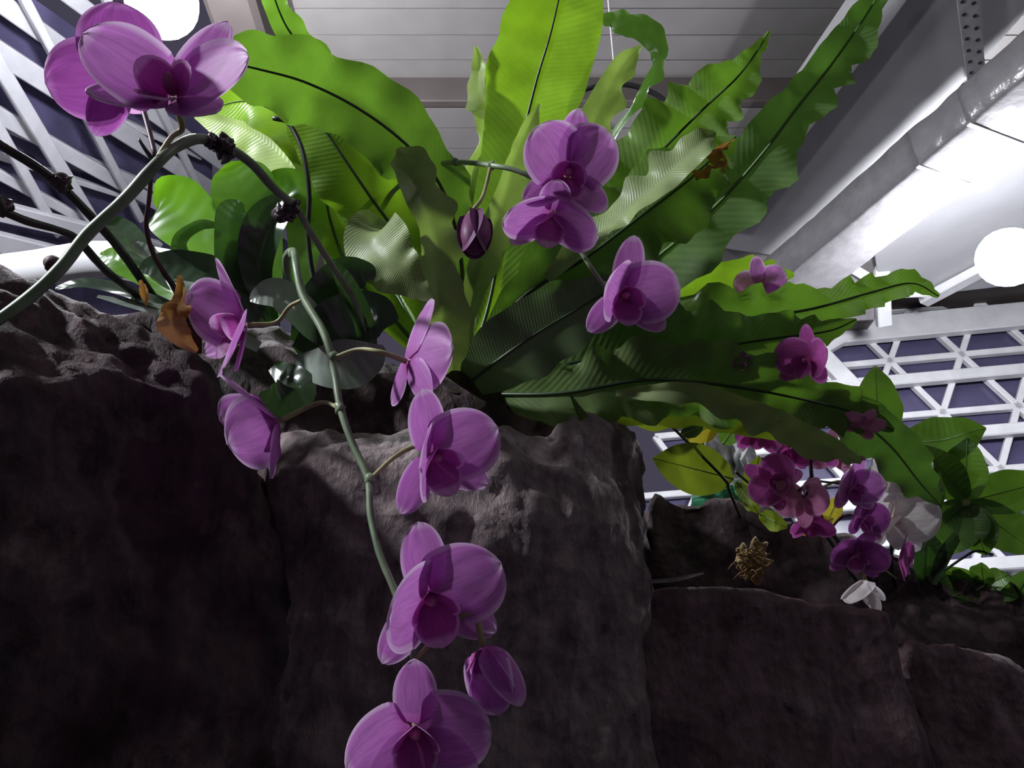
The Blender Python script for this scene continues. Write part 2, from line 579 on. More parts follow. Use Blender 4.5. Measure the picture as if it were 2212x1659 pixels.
# ------------------------------------------------------------------ triangular glazing
def glazing_right():
    pl = plane_of(P(1921, 782, 5.6), P(2075, 768, 5.55), P(2035, 893, 5.35))
    n = pl[1] if pl[1].dot(FW) < 0 else -pl[1]
    o = PP(1921, 782, pl)
    a = PP(2075, 768, pl) - o
    b = PP(2035, 893, pl) - o
    root = bpy.data.objects.new('window_1', None)
    link(root, None, o)
    tag(root, 'triangular glazing grid of white steel bars, dark night glass', kind='structure')

    def nd(i, j):
        return o + a * i + b * j
    I0, I1, J0, J1 = -3, 4, -1, 5
    for j in range(J0, J1 + 1):
        for i in range(I0 - j, I1 - j + 1):
            p = nd(i, j)
            if j < J1:
                for tri in ((nd(i, j), nd(i + 1, j), nd(i, j + 1)), (nd(i + 1, j), nd(i + 1, j + 1), nd(i, j + 1))):
                    c = (tri[0] + tri[1] + tri[2]) / 3
                    prism('pane', [(v - c) * 0.985 + c - n * 0.04 for v in tri], -n, 0.008, M['glass'], root)
                box_between('strut', p, nd(i, j + 1), 0.042, 0.05, n, M['white'], root)
                box_between('strut', nd(i + 1, j), nd(i, j + 1), 0.042, 0.05, n, M['white'], root)
        box_between('glazing_bar', nd(I0 - j, j), nd(I1 + 1 - j, j), 0.046, 0.05, n, M['white'], root)
    for j in range(J0, J1):
        box_between('purlin', nd(I0 - j, j + 0.43) + n * 0.05, nd(I1 + 1 - j, j + 0.43) + n * 0.05, 0.082 if j >= 0 else 0.20, 0.07, n, M['white'], root)
    # sloping end bar towards the duct
    box_between('purlin', PP(1870, 700, pl) + n * .06, PP(1690, 800, pl) + n * .06, 0.16, 0.07, n, M['white'], root)
    box_between('purlin', PP(1870, 880, pl) + n * .06, PP(1770, 775, pl) + n * .06, 0.12, 0.07, n, M['white'], root)
    return pl


GR = glazing_right()

# small dark opening with struts beside the duct
SP = plane_of(P(1780, 540, 5.0), P(1900, 540, 5.0), P(1780, 640, 5.1))
sw = bpy.data.objects.new('window_2', None)
sn_ = SP[1] if SP[1].dot(FW) < 0 else -SP[1]
link(sw, None, PP(1840, 590, SP))
tag(sw, 'small dark opening crossed by white struts at the end of the duct', kind='structure')
prism('pane', [PP(1700, 700, SP), PP(1900, 690, SP), PP(1905, 480, SP), PP(1840, 480, SP)], -sn_, 0.03, plain('opening_grey', (0.22, 0.20, 0.22), 0.6), sw)
box_between('strut', PP(1815, 565, SP) + sn_ * .03, PP(1900, 615, SP) + sn_ * .03, 0.06, 0.05, sn_, M['white'], sw)
box_between('strut', PP(1895, 470, SP) + sn_ * .03, PP(1905, 700, SP) + sn_ * .03, 0.09, 0.05, sn_, M['white'], sw)
box_between('strut', PP(1650, 640, SP) + sn_ * .03, PP(2000, 628, SP) + sn_ * .03, 0.06, 0.05, sn_, M['white'], sw)


def glazing_left():
    pl = plane_of(P(0, 0, 3.4), P(0, 520, 4.3), P(600, 300, 5.6))
    n = pl[1] if pl[1].dot(FW) < 0 else -pl[1]
    root = bpy.data.objects.new('window_3', None)
    link(root, None, PP(230, 330, pl))
    tag(root, 'steep triangular glazing grid of white bars behind the lamp', kind='structure')

    def bar(x0, y0, x1, y1, wpx, off=0.0, nm='strut'):
        p, q = PP(x0, y0, pl), PP(x1, y1, pl)
        dep = ((p + q) / 2 - CAM).dot(FW)
        box_between(nm, p + n * off, q + n * off, wpx * dep / FPX, 0.05, n, M['white2'], root)
    # steep bars
    for x0, y0, x1, y1, wd in ((-190, -150, 205, 495, 30), (10, -62, 290, 460, 17), (-170, 0, 110, 490, 22), (190, -60, 480, 520, 14), (400, -120, 640, 400, 22), (455, -120, 700, 400, 20)):
        bar(x0, y0, x1, y1, wd, 0.06)
    # shallow bars
    for x0, y0, x1, y1, wd in ((-60, -40, 640, 470, 30), (-60, 75, 600, 500, 34), (-60, 215, 480, 520, 28), (-60, 345, 300, 540, 20), (40, -90, 700, 400, 26)):
        bar(x0, y0, x1, y1, wd, 0.0)
    # third family, flatter
    for x0, y0, x1, y1, wd in ((-60, 118, 440, 345, 13), (-60, 250, 420, 445, 16), (-60, 325, 400, 470, 11)):
        bar(x0, y0, x1, y1, wd, -0.04)
    bar(-60, 425, 320, 520, 40, 0.08, 'purlin')
    bar(-60, 485, 300, 575, 40, 0.12, 'purlin')
    # glass strips between the shallow bars
    rows = [-90, -40, 48, 120, 196, 262, 335, 420, 560]
    cols = [-80, 60, 200, 340, 480, 620, 760]
    sl = 0.70
    for r0, r1 in zip(rows[:-1], rows[1:]):
        for c0, c1 in zip(cols[:-1], cols[1:]):
            q = [(c0, r0 + (c0 + 60) * sl), (c1, r0 + (c1 + 60) * sl), (c1, r1 + (c1 + 60) * sl), (c0, r1 + (c0 + 60) * sl)]
            if min(y for _, y in q) > 640:
                continue
            if c0 > 400 and r0 < 0:
                continue
            prism('pane', [PP(x, y, pl, 0) - n * 0.10 for x, y in q], -n, 0.008, M['glass'], root)
    return pl


GL = glazing_left()

# dark struts behind the lamp (upper left of the boarded ceiling)
lp = P(352, 2, 2.6)

# white pipe lying behind the rock
tag(tube('pipe', pxpath([(-120, 600, 2.3), (60, 582, 2.3), (230, 560, 2.3), (420, 585, 2.35)]), [0.05, 0.055, 0.05], M['white'], n=20, seg=14),
    'white pipe lying behind the orchid leaves on the rock', 'pipe')


# ------------------------------------------------------------------ floodlights
def lamp(label, pos, r, watts, mount):
    """round glass lamp: bright globe, metal cap, rod; the globe itself gives the light"""
    t = thing('globe_lamp', label, 'lamp', pos, 'lamps under the roof')
    up = (mount - pos).normalized()
    bm = bmesh.new()
    bmesh.ops.create_icosphere(bm, subdivisions=3, radius=r)
    vs = [pos + v.co for v in bm.verts]
    fs = [tuple(x.index for x in f.verts) for f in bm.faces]
    bm.free()
    e = watts / (math.pi * 4 * math.pi * r * r)
    mobj('globe', vs, fs, emis('lamp_glow', (0.92, 0.95, 1.0), e), t)
    tube('cap', [pos + up * r * 0.93, pos + up * r * 1.15, pos + up * r * 1.3], [r * 0.45, r * 0.42, r * 0.2], M['housing'], t, n=8, seg=16)
    tube('rod', [pos + up * r * 1.2, mount], 0.010, M['housing'], t, n=4)


LL = {'behind': 'glaring white lamp shining over the uppermost purple orchid flower',
      'far': 'glaring white lamp in front of the white sloping board',
      'over': 'unseen white lamp added high beside the rock ledge to light the rocks',
      'path': 'unseen white fill lamp added above the visitor path for the far flowers'}
for nm, pos, r, watts, hung in LAMPS:
    lamp(LL[nm], pos, r, watts, PP(2240, 520, WP) if hung else pos + Vector((0, 0, 0.6)))


# ------------------------------------------------------------------ rocks
def rock(name, label, hulls, mat, voxel=0.011, amp=0.03, freq=5.0, fine=0.010, ffreq=22, sm=3, streak=0.0):
    bm = bmesh.new()
    for pts in hulls:
        vs = [bm.verts.new(p) for p in pts]
        r = bmesh.ops.convex_hull(bm, input=vs)
        junk = [g for g in r['geom_interior'] if isinstance(g, bmesh.types.BMVert)]
        bmesh.ops.delete(bm, geom=junk, context='VERTS')
    bmesh.ops.recalc_face_normals(bm, faces=bm.faces)
    me = bpy.data.meshes.new(name)
    bm.to_mesh(me)
    bm.free()
    o = bpy.data.objects.new(name, me)
    COL.objects.link(o)
    md = o.modifiers.new('r', 'REMESH')
    md.mode = 'VOXEL'
    md.voxel_size = voxel
    s = o.modifiers.new('s', 'SMOOTH')
    s.factor = 0.8
    s.iterations = sm
    dg = bpy.context.evaluated_depsgraph_get()
    me2 = bpy.data.meshes.new_from_object(o.evaluated_get(dg))
    o.modifiers.clear()
    o.data = me2
    bpy.data.meshes.remove(me)
    n = len(me2.vertices)
    co = np.empty(n * 3)
    no = np.empty(n * 3)
    me2.vertices.foreach_get('co', co)
    me2.vertices.foreach_get('normal', no)
    co = co.reshape(-1, 3)
    no = no.reshape(-1, 3)
    out = np.empty_like(co)
    for i in range(n):
        p = Vector(co[i])
        d = amp * noise.fractal(p * freq, 1.0, 2.0, 3)
        q = Vector((p.x * ffreq, p.y * ffreq, p.z * ffreq * (1 - streak * 0.75)))
        e = noise.fractal(q, 0.9, 2.1, 3)
        d += fine * (e if e > 0 else e * 1.3)
        rd = noise.cell(p * 9)
        d += fine * 0.25 * (rd - 0.5)
        out[i] = co[i] + no[i] * d
    c = out.mean(axis=0)
    me2.vertices.foreach_set('co', (out - c).ravel())
    me2.polygons.foreach_set('use_smooth', [True] * len(me2.polygons))
    me2.materials.clear()
    me2.materials.append(mat)
    me2.update()
    o.location = c
    WLOC[o.name] = Vector(c)
    tag(o, label, 'rock')
    return o


def down(p, z=0.0, dy=0.0):
    return Vector((p.x, p.y + dy, z))


B = Vector((0, 1, 0))
# middle block: flat lit top, upright face, hump at its end
h1 = []
for px, py, d in ((575, 945, 1.02), (640, 925, 1.02), (760, 932, 1.01), (900, 932, 1.01), (1060, 932, 1.02), (1180, 945, 1.05)):
    p = P(px, py, d)
    h1 += [p, p + Vector((0, 0.14, 0.0)), down(p + Vector((0, 0.14, 0)))]
for px, py, d in ((560, 1010, 0.97), (640, 990, 0.95), (760, 1000, 0.93), (900, 1000, 0.93), (1060, 1000, 0.945), (1180, 1010, 0.97), (1300, 1040, 1.0), (1380, 1080, 1.05)):
    p = P(px, py, d)
    h1 += [p, down(p + Vector((0, 0.02, 0))), p + Vector((0, 0.12, -0.02))]
h2 = []
for px, py, d in ((1190, 930, 1.05), (1240, 895, 1.07), (1290, 885, 1.08), (1340, 905, 1.09), (1385, 950, 1.10), (1412, 1010, 1.11), (1405, 1100, 1.08), (1375, 1190, 1.05), (1330, 1250, 1.02), (1220, 1230, 0.98), (1280, 1000, 1.01), (1220, 1000, 0.99)):
    p = P(px, py, d)
    h2 += [p, p + B * 0.12]
# a lower lobe bulging from the face and a drip on its far corner
h2b = [P(x, y, d) + B * k for x, y, d in ((700, 1120, 0.90), (860, 1090, 0.89), (1000, 1110, 0.90), (1040, 1240, 0.90), (900, 1330, 0.885), (740, 1300, 0.895), (680, 1220, 0.905)) for k in (0, 0.1)]
h2c = [P(x, y, d) + B * k for x, y, d in ((1180, 1080, 0.965), (1300, 1080, 0.985), (1330, 1230, 0.98), (1240, 1380, 0.945), (1180, 1300, 0.94)) for k in (0, 0.1)]
rock('boulder', 'grey mauve boulder with pale crust and flat lit top below the fern', [h1, h2, h2b, h2c], M['rock'], voxel=0.008, amp=0.020, freq=6, fine=0.0075, ffreq=30, streak=0.4)

# near block on the other side: sloping crumbly shoulder, face undercut below it
h3 = []
for px, py, d in ((-140, 520, 0.80), (0, 588, 0.82), (90, 622, 0.83), (200, 685, 0.86), (320, 735, 0.88), (430, 785, 0.90), (470, 825, 0.90)):
    p = P(px, py, d)
    h3 += [p, p + B * 0.12 + Vector((0, 0, -0.02))]
for px, py, d in ((-140, 760, 0.66), (0, 800, 0.68), (150, 830, 0.72), (300, 850, 0.77), (420, 870, 0.82), (480, 920, 0.86)):
    h3 += [P(px, py, d)]
for px, py, d in ((-140, 1000, 0.69), (560, 1060, 0.92), (640, 1250, 0.94), (690, 1340, 0.94), (780, 1500, 0.93), (-140, 1250, 0.72), (300, 1250, 0.86)):
    p = P(px, py, d)
    h3 += [p, p + B * 0.12]
for px, py, d in ((-140, 1750, 0.74), (820, 1750, 0.90)):
    p = P(px, py, d)
    h3 += [down(p), down(p + B * 0.25)]
# crumbs along the shoulder and a diagonal rib down the face
h3b = [P(x, y, d) + B * k for x, y, d in ((60, 640, 0.80), (220, 700, 0.83), (330, 760, 0.84), (240, 800, 0.80), (90, 730, 0.76)) for k in (0, 0.08)]
h3c = [P(x, y, d) + B * k for x, y, d in ((330, 745, 0.86), (430, 770, 0.88), (470, 830, 0.885), (400, 850, 0.84), (340, 820, 0.83)) for k in (0, 0.06)]
h3d = [P(x, y, d) + B * k for x, y, d in ((-60, 880, 0.675), (60, 900, 0.69), (300, 1130, 0.80), (480, 1330, 0.865), (420, 1380, 0.86), (200, 1150, 0.77), (-60, 1000, 0.69)) for k in (0, 0.08)]
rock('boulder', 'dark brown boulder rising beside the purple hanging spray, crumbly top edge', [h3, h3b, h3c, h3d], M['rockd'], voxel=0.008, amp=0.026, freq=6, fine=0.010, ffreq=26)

# low block on the far side with a square shoulder
h4 = []
for px, py, d in ((1180, 1290, 1.00), (1380, 1262, 1.02), (1560, 1256, 1.04), (1700, 1275, 1.05), (1850, 1303, 1.07), (1925, 1322, 1.08), (1950, 1400, 1.08), (1985, 1560, 1.07)):
    p = P(px, py, d)
    h4 += [p, p + B * 0.30]
for px, py, d in ((1150, 1760, 0.97), (2030, 1760, 1.04)):
    p = P(px, py, d)
    h4 += [p, down(p), down(p + B * 0.4)]
rock('boulder', 'plum brown boulder with a square shoulder under the far orchid cluster', [h4], M['rockf'], amp=0.018, freq=5, fine=0.005, ffreq=24)

h5 = []
for px, py, d in ((1960, 1385, 1.16), (2090, 1395, 1.18), (2212, 1450, 1.2), (2360, 1520, 1.2), (1940, 1500, 1.15)):
    p = P(px, py, d)
    h5 += [p, p + B * 0.30]
for px, py, d in ((1900, 1760, 1.08), (2400, 1760, 1.1)):
    p = P(px, py, d)
    h5 += [p, down(p), down(p + B * 0.4)]
rock('boulder', 'dark boulder behind the square shouldered one, sloping away', [h5], M['rockf'], amp=0.02, freq=5, fine=0.010, ffreq=18)

# dark ledge behind, like a log, falling towards the umbrella plant
h6 = []
for px, py, d in ((1400, 1040, 1.34), (1480, 1075, 1.35), (1600, 1115, 1.36), (1750, 1160, 1.38), (1900, 1165, 1.42), (2010, 1200, 1.45), (2110, 1290, 1.46), (2300, 1300, 1.5), (2400, 1310, 1.5)):
    p = P(px, py, d)
    h6 += [p, p + B * 0.25]
for px, py, d in ((1380, 1360, 1.28), (2400, 1500, 1.45)):
    p = P(px, py, d)
    h6 += [p, down(p), down(p + B * 0.4)]
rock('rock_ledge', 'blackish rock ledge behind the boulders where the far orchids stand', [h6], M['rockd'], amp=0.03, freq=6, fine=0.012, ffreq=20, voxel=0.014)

# back ledge that carries fern and orchids
h7 = []
for px, py, d in ((120, 640, 1.02), (400, 700, 1.06), (600, 690, 1.18), (770, 735, 1.21), (930, 850, 1.16), (1000, 895, 1.14), (1250, 910, 1.18), (1380, 990, 1.25)):
    p = P(px, py, d)
    h7 += [p, p + B * 0.45 + Vector((0, 0, -0.05)), down(p), down(p + B * 0.5)]
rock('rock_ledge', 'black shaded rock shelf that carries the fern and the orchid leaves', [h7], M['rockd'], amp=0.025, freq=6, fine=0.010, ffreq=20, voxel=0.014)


# ------------------------------------------------------------------ leaves
def ribbon(name, pts, mat, parent, n=44, k=5, ruffle=0.0, rf=7.0, fold=0.12, seed=0, rib=None, ribr=0.0022, curl=0.0, tip=True):
    """leaf blade along a path of (px, py, depth, half width px, roll degrees)"""
    rnd = random.Random(seed * 31 + len(pts))
    rows = []
    for px, py, d, hw, roll in pts:
        p = P(px, py, d)
        rows.append((p.x, p.y, p.z, hw * d / FPX, roll))
    a = catmull(rows, n)
    ph = [rnd.uniform(0, 6.28), rnd.uniform(0, 6.28)]
    C = [Vector(r[:3]) for r in a]
    verts, uvs, faces = [], [], []
    ss = np.linspace(-1, 1, 2 * k + 1)
    mid = []
    for i in range(n):
        t = i / (n - 1)
        T = (C[min(i + 1, n - 1)] - C[max(i - 1, 0)]).normalized()
        V = (CAM - C[i]).normalized()
        S = T.cross(V)
        if S.length < 0.15:
            S = S + T.cross(Vector((0, 0, 1))) * 0.2
        S.normalize()
        Nn = S.cross(T).normalized()
        q = Matrix.Rotation(math.radians(a[i][4]), 3, T)
        S, Nn = q @ S, q @ Nn
        hw = max(0.0002, a[i][3])
        mid.append(C[i] + Nn * 0.0006)
        for s in ss:
            e = abs(s)
            sd = 0 if s < 0 else 1
            wob = math.sin(6.283 * rf * t + ph[sd] + 1.7 * math.sin(6.283 * rf * 0.37 * t + ph[1 - sd]))
            wob2 = math.sin(6.283 * rf * 1.9 * t + ph[1 - sd] * 2)
            ww = hw * (1 + (0.15 * wob + 0.05 * wob2) * e * min(1, ruffle * 4))
            off = fold * e * hw + curl * e * e * hw + ruffle * hw * (e ** 1.7) * (wob + 0.35 * wob2)
            verts.append(C[i] + S * s * ww + Nn * off)
            uvs.append((0.5 + s / 2, t))
    m = len(ss)
    for i in range(n - 1):
        for j in range(m - 1):
            faces.append((i * m + j, i * m + j + 1, (i + 1) * m + j + 1, (i + 1) * m + j))
    o = mobj(name, verts, faces, mat, parent, uvs)
    if rib is not None:
        r = [max(0.0006, ribr * (1 - 0.75 * i / (n - 1))) for i in range(n)]
        v, f, u = tube_geo(mid, r, 6)
        mobj('midrib', v, f, rib, o, u)
    return o


# ---- bird's nest fern
fern_base = P(985, 850, 1.20)
fern = thing('birds_nest_fern', 'big fern with long wavy edged bright green strap fronds on the rock shelf', 'fern', fern_base)
blob('crown', fern_base + Vector((0, 0.02, -0.03)), 0.07, plain('fern_crown', (0.05, 0.035, 0.02), 0.9, var=0.2, scale=60), fern, amp=0.5, freq=50, sub=3, axes=(1.3, 1.2, 0.8))
b0 = (985, 850, 1.20, 8, 0)
FR, FY, FP_, FD = M['frond'], M['frondy'], M['frondp'], M['frondd']
RB, RP = M['midrib'], M['midribp']
FRONDS = [
    # pts, material, ruffle, freq, fold, rib
    # top frond, bright
    ([b0, (1050, 680, 1.25, 40, 0), (1090, 480, 1.27, 72, -8), (1128, 300, 1.27, 88, -10), (1160, 170, 1.26, 108, -8), (1190, 70, 1.24, 106, -5), (1220, -60, 1.2, 80, 0), (1240, -140, 1.15, 10, 0)], FY, 0.05, 4, 0.10, RB),
    # broad frond to the upper left
    ([b0, (1000, 640, 1.18, 30, 0), (985, 500, 1.12, 50, 10), (945, 390, 1.08, 62, 10), (870, 305, 1.04, 78, 0), (770, 232, 1.0, 84, 0), (660, 178, 0.96, 86, 0), (560, 150, 0.93, 76, 5), (470, 130, 0.90, 40, 10), (440, 120, 0.89, 6, 10)], FR, 0.19, 6, -0.10, RB),
    # strip behind it
    ([b0, (880, 560, 1.35, 40, 0), (780, 300, 1.38, 46, 20), (690, 150, 1.36, 44, 30), (620, 60, 1.34, 36, 30), (585, -30, 1.3, 28, 20), (575, -90, 1.3, 6, 0)], FR, 0.18, 6, 0.1, RB),
    # second left frond
    ([b0, (945, 690, 1.18, 40, 0), (872, 530, 1.16, 66, 0), (800, 425, 1.14, 82, 0), (735, 330, 1.12, 92, -5), (680, 250, 1.12, 72, -10), (640, 195, 1.12, 40, -10), (610, 160, 1.12, 6, 0)], FY, 0.08, 5, -0.12, RB),
    # bright strip at the far left
    ([b0, (860, 700, 1.24, 30, 0), (760, 590, 1.25, 44, 10), (715, 480, 1.26, 46, 15), (690, 370, 1.28, 50, 20), (630, 270, 1.3, 62, 25), (540, 220, 1.32, 50, 20), (450, 235, 1.34, 6, 10)], FY, 0.15, 6, 0.1, RB),
    # pale ones behind
    ([b0, (840, 640, 1.42, 36, 0), (720, 470, 1.46, 60, 10), (600, 330, 1.5, 70, 0), (510, 270, 1.52, 54, 0), (420, 250, 1.54, 6, 0)], FP_, 0.15, 5, 0.15, None),
    ([b0, (860, 640, 1.38, 30, 0), (800, 480, 1.40, 50, 10), (770, 360, 1.42, 60, 0), (700, 300, 1.44, 6, 0)], FR, 0.12, 5, 0.15, RB),
    # folded pale frond in the middle left
    ([b0, (965, 720, 1.08, 40, 10), (945, 610, 1.04, 52, 25), (935, 500, 1.02, 56, 40), (905, 420, 1.0, 50, 30), (880, 350, 1.0, 38, 10), (860, 320, 1.0, 5, 0)], FP_, 0.22, 5, 0.45, None),
    # tongue bent over, tip down
    ([(820, 470, 1.10, 26, 0), (800, 505, 1.04, 62, 10), (825, 545, 1.01, 78, 10), (860, 585, 1.0, 58, 5), (905, 625, 1.0, 26, 0), (935, 648, 1.0, 4, 0)], FP_, 0.10, 3, 0.15, None),
    # twisted narrow frond
    ([b0, (985, 620, 1.30, 26, 0), (1000, 450, 1.32, 34, 20), (1035, 330, 1.32, 42, 50), (1052, 250, 1.31, 38, 20), (1036, 190, 1.30, 30, -40), (1034, 140, 1.29, 16, -10), (1028, 100, 1.28, 3, 0)], FP_, 0.30, 4, 0.5, None),
    ([b0, (1010, 640, 1.34, 26, 0), (1030, 470, 1.35, 40, 0), (1060, 350, 1.35, 40, 10), (1075, 250, 1.35, 6, 0)], FR, 0.15, 4, 0.2, RB),
    # pale folded strip beside the middle flowers
    ([b0, (1020, 650, 1.16, 22, 0), (1055, 520, 1.14, 34, 20), (1090, 420, 1.13, 40, 35), (1112, 340, 1.12, 32, 40), (1135, 285, 1.11, 22, 30), (1165, 225, 1.10, 3, 0)], FP_, 0.25, 5, 0.5, None),
    # pale yellow strip right of the top frond
    ([b0, (1120, 640, 1.28, 30, 0), (1215, 440, 1.30, 40, 0), (1265, 310, 1.30, 46, 10), (1305, 210, 1.29, 38, 25), (1345, 140, 1.28, 26, 20), (1385, 98, 1.27, 3, 0)], FP_, 0.28, 4, 0.35, None),
    # curling tip
    ([b0, (1130, 620, 1.33, 26, 0), (1260, 400, 1.34, 26, 30), (1340, 270, 1.34, 22, 60), (1395, 190, 1.33, 18, 50), (1425, 125, 1.32, 24, 40), (1400, 75, 1.31, 26, 20), (1350, 50, 1.30, 24, 0), (1312, 42, 1.30, 14, 0), (1284, 48, 1.30, 3, 0)], FD, 0.30, 7, 0.1, None),
    # upper right frond A
    ([b0, (1120, 690, 1.24, 40, 0), (1250, 520, 1.25, 84, 0), (1360, 400, 1.25, 96, 0), (1445, 310, 1.24, 92, 5), (1520, 235, 1.22, 74, 0), (1590, 170, 1.20, 48, 10), (1632, 115, 1.19, 20, 20), (1662, 68, 1.18, 4, 0)], FR, 0.34, 9, 0.05, RB),
    # frond B in front, pale folded upper half
    ([b0, (1110, 660, 1.14, 34, 0), (1260, 560, 1.12, 78, 0), (1380, 470, 1.10, 92, 0), (1480, 395, 1.08, 86, 0), (1545, 335, 1.07, 48, 0), (1590, 295, 1.06, 6, 0)], FR, 0.24, 7, -0.08, RB),
    ([(1180, 600, 1.12, 10, 0), (1270, 520, 1.09, 30, -40), (1350, 455, 1.075, 46, -50), (1430, 385, 1.06, 52, -45), (1500, 320, 1.05, 40, -30), (1545, 285, 1.05, 4, 0)], FP_, 0.22, 4, 0.2, None),
    # long frond C to the upper right corner
    ([b0, (1200, 700, 1.22, 40, 0), (1400, 570, 1.20, 76, 0), (1540, 450, 1.17, 84, 0), (1640, 340, 1.14, 76, 10), (1720, 235, 1.11, 58, 20), (1780, 160, 1.09, 50, 20), (1835, 85, 1.07, 48, 20), (1885, 10, 1.05, 30, 10), (1915, -50, 1.04, 4, 0)], FD, 0.30, 9, 0.25, RP),
    # yellow green one under the small top flower
    ([b0, (1250, 720, 1.30, 40, 0), (1420, 650, 1.32, 56, 10), (1540, 615, 1.33, 54, 0), (1640, 600, 1.34, 40, 0), (1715, 592, 1.35, 4, 0)], FY, 0.24, 6, 0.15, None),
    # long low frond, wavy, out to the far lamp
    ([b0, (1180, 770, 1.18, 56, 0), (1400, 720, 1.17, 88, -10), (1600, 690, 1.16, 70, -10), (1750, 668, 1.16, 48, -10), (1880, 632, 1.16, 36, -10), (1970, 612, 1.16, 24, -10), (2028, 640, 1.16, 4, 0)], FR, 0.34, 11, 0.10, RB),
    # low frond 2
    ([b0, (1170, 800, 1.14, 70, 0), (1360, 760, 1.13, 96, 0), (1530, 750, 1.12, 86, 0), (1680, 730, 1.12, 56, 0), (1790, 715, 1.12, 26, 0), (1850, 690, 1.12, 4, 0)], FR, 0.24, 8, 0.08, RB),
    # low frond 3
    ([b0, (1200, 850, 1.12, 60, 0), (1400, 820, 1.10, 88, 0), (1580, 835, 1.09, 84, 0), (1720, 860, 1.09, 68, 0), (1840, 890, 1.10, 46, 0), (1930, 930, 1.11, 4, 0)], FR, 0.26, 9, 0.10, RB),
    # shaded broad frond close to the crown
    ([b0, (1060, 790, 1.10, 66, 0), (1160, 720, 1.08, 84, 0), (1260, 660, 1.08, 66, 0), (1360, 600, 1.08, 6, 0)], FD, 0.08, 3, 0.05, RB),
    # grey green under side with white rim
    ([(1330, 850, 1.10, 6, 0), (1480, 845, 1.06, 26, 25), (1600, 880, 1.04, 34, 30), (1700, 925, 1.03, 40, 30), (1800, 970, 1.03, 26, 20), (1860, 1000, 1.03, 4, 0)], FP_, 0.35, 5, 0.3, None),
    # falling frond at the far end
    ([(1560, 830, 1.14, 10, 0), (1720, 850, 1.14, 40, 10), (1830, 890, 1.14, 54, 20), (1920, 960, 1.15, 60, 20), (1985, 1040, 1.16, 40, 10), (2030, 1090, 1.17, 4, 0)], FD, 0.22, 6, 0.1, RP),
    # olive one over the boulder hump
    ([b0, (1250, 880, 1.16, 34, 0), (1400, 880, 1.15, 40, 0), (1530, 890, 1.15, 36, 0), (1640, 920, 1.15, 30, 0), (1720, 950, 1.15, 4, 0)], M['vine'], 0.15, 4, 0.1, None),
]
for i, (pts, mt, ruf, rf, fo, rib) in enumerate(FRONDS):
    ribbon('frond', pts, mt, fern, n=56, k=6, ruffle=ruf, rf=rf, fold=fo, seed=i, rib=rib, ribr=0.0034)
# withered tip on frond B
for j, pts in enumerate(([(1530, 345, 1.06, 14, 0), (1556, 322, 1.05, 12, 40), (1585, 300, 1.05, 4, 80)], [(1500, 380, 1.07, 12, 0), (1535, 362, 1.055, 14, 60), (1562, 350, 1.05, 4, 0)], [(1545, 325, 1.06, 6, 0), (1570, 345, 1.05, 9, 60), (1558, 372, 1.05, 3, 0)])):
    ribbon('withered_tip', pts, M['dead'], fern, n=14, k=2, ruffle=0.5, rf=2, fold=0.3, seed=60 + j)['label'] = 'brown withered frond tip'
# thin curled end and dark dry stalk
tube('tendril', pxpath([(828, 190, 1.2), (842, 180, 1.2), (862, 186, 1.2), (880, 205, 1.2), (905, 255, 1.2)]), [0.001, 0.003, 0.001], M['frondp'], fern, n=16)
tube('stalk', pxpath([(590, 255, 1.05), (625, 268, 1.05), (655, 330, 1.04), (668, 420, 1.04), (666, 520, 1.05), (690, 640, 1.06), (760, 760, 1.10)]), 0.0032, M['stemd'], fern, n=24)

# ------------------------------------------------------------------ orchid flowers
def leafgrid(L, W, nt_=12, k=5, cup=0.2, side=0.0, wave=0.0, claw=0.75, power=2.4, ph=0.0, tipcurl=0.0, notch=0.0):
    """petal in local axes: y along, x across, z towards the front; returns rows of points and uv (u across, v to the rim)"""
    vs, uv, fs = [], [], []
    ss = np.linspace(-1, 1, 2 * k + 1)
    for i in range(nt_ + 1):
        t = i / nt_
        t = 1 - (1 - t) ** 1.35
        tt = t ** claw
        wd = W / 2 * max(0.0, 1 - abs(2 * tt - 1) ** power) ** 0.55
        wd = max(wd, 0.02 * W * (1 if t < 0.5 else 0.1))
        for s in ss:
            x = s * wd
            y = L * t - notch * L * t ** 4 * (1 - abs(s)) * 0.5
            z = cup * L * t * t + side * x * x / max(W, 1e-6) + wave * L * math.sin(3 * math.pi * s + ph + 4 * t) * abs(s) * t + tipcurl * L * t ** 4
            vs.append(Vector((x, y, z)))
            uv.append((0.5 + s * 0.5, max(t ** 1.0, 0) * (1 - 0.0) if abs(s) < 0.8 else max(t, 0.35 + 0.65 * abs(s) if t > 0.12 else t)))
    m = len(ss)
    for i in range(nt_):
        for j in range(m - 1):
            fs.append((i * m + j, i * m + j + 1, (i + 1) * m + j + 1, (i + 1) * m + j))
    return vs, uv, fs


def rotz(vs, deg, tilt=0.0, base=0.05, twist=0.0):
    """tilt: degrees forwards about the base"""
    r = Matrix.Rotation(math.radians(deg), 3, 'Z') @ Matrix.Rotation(math.radians(tilt), 3, 'X') @ Matrix.Rotation(math.radians(twist), 3, 'Y')
    d = Matrix.Rotation(math.radians(deg), 3, 'Z') @ Vector((0, base, 0))
    return [r @ v + d for v in vs]


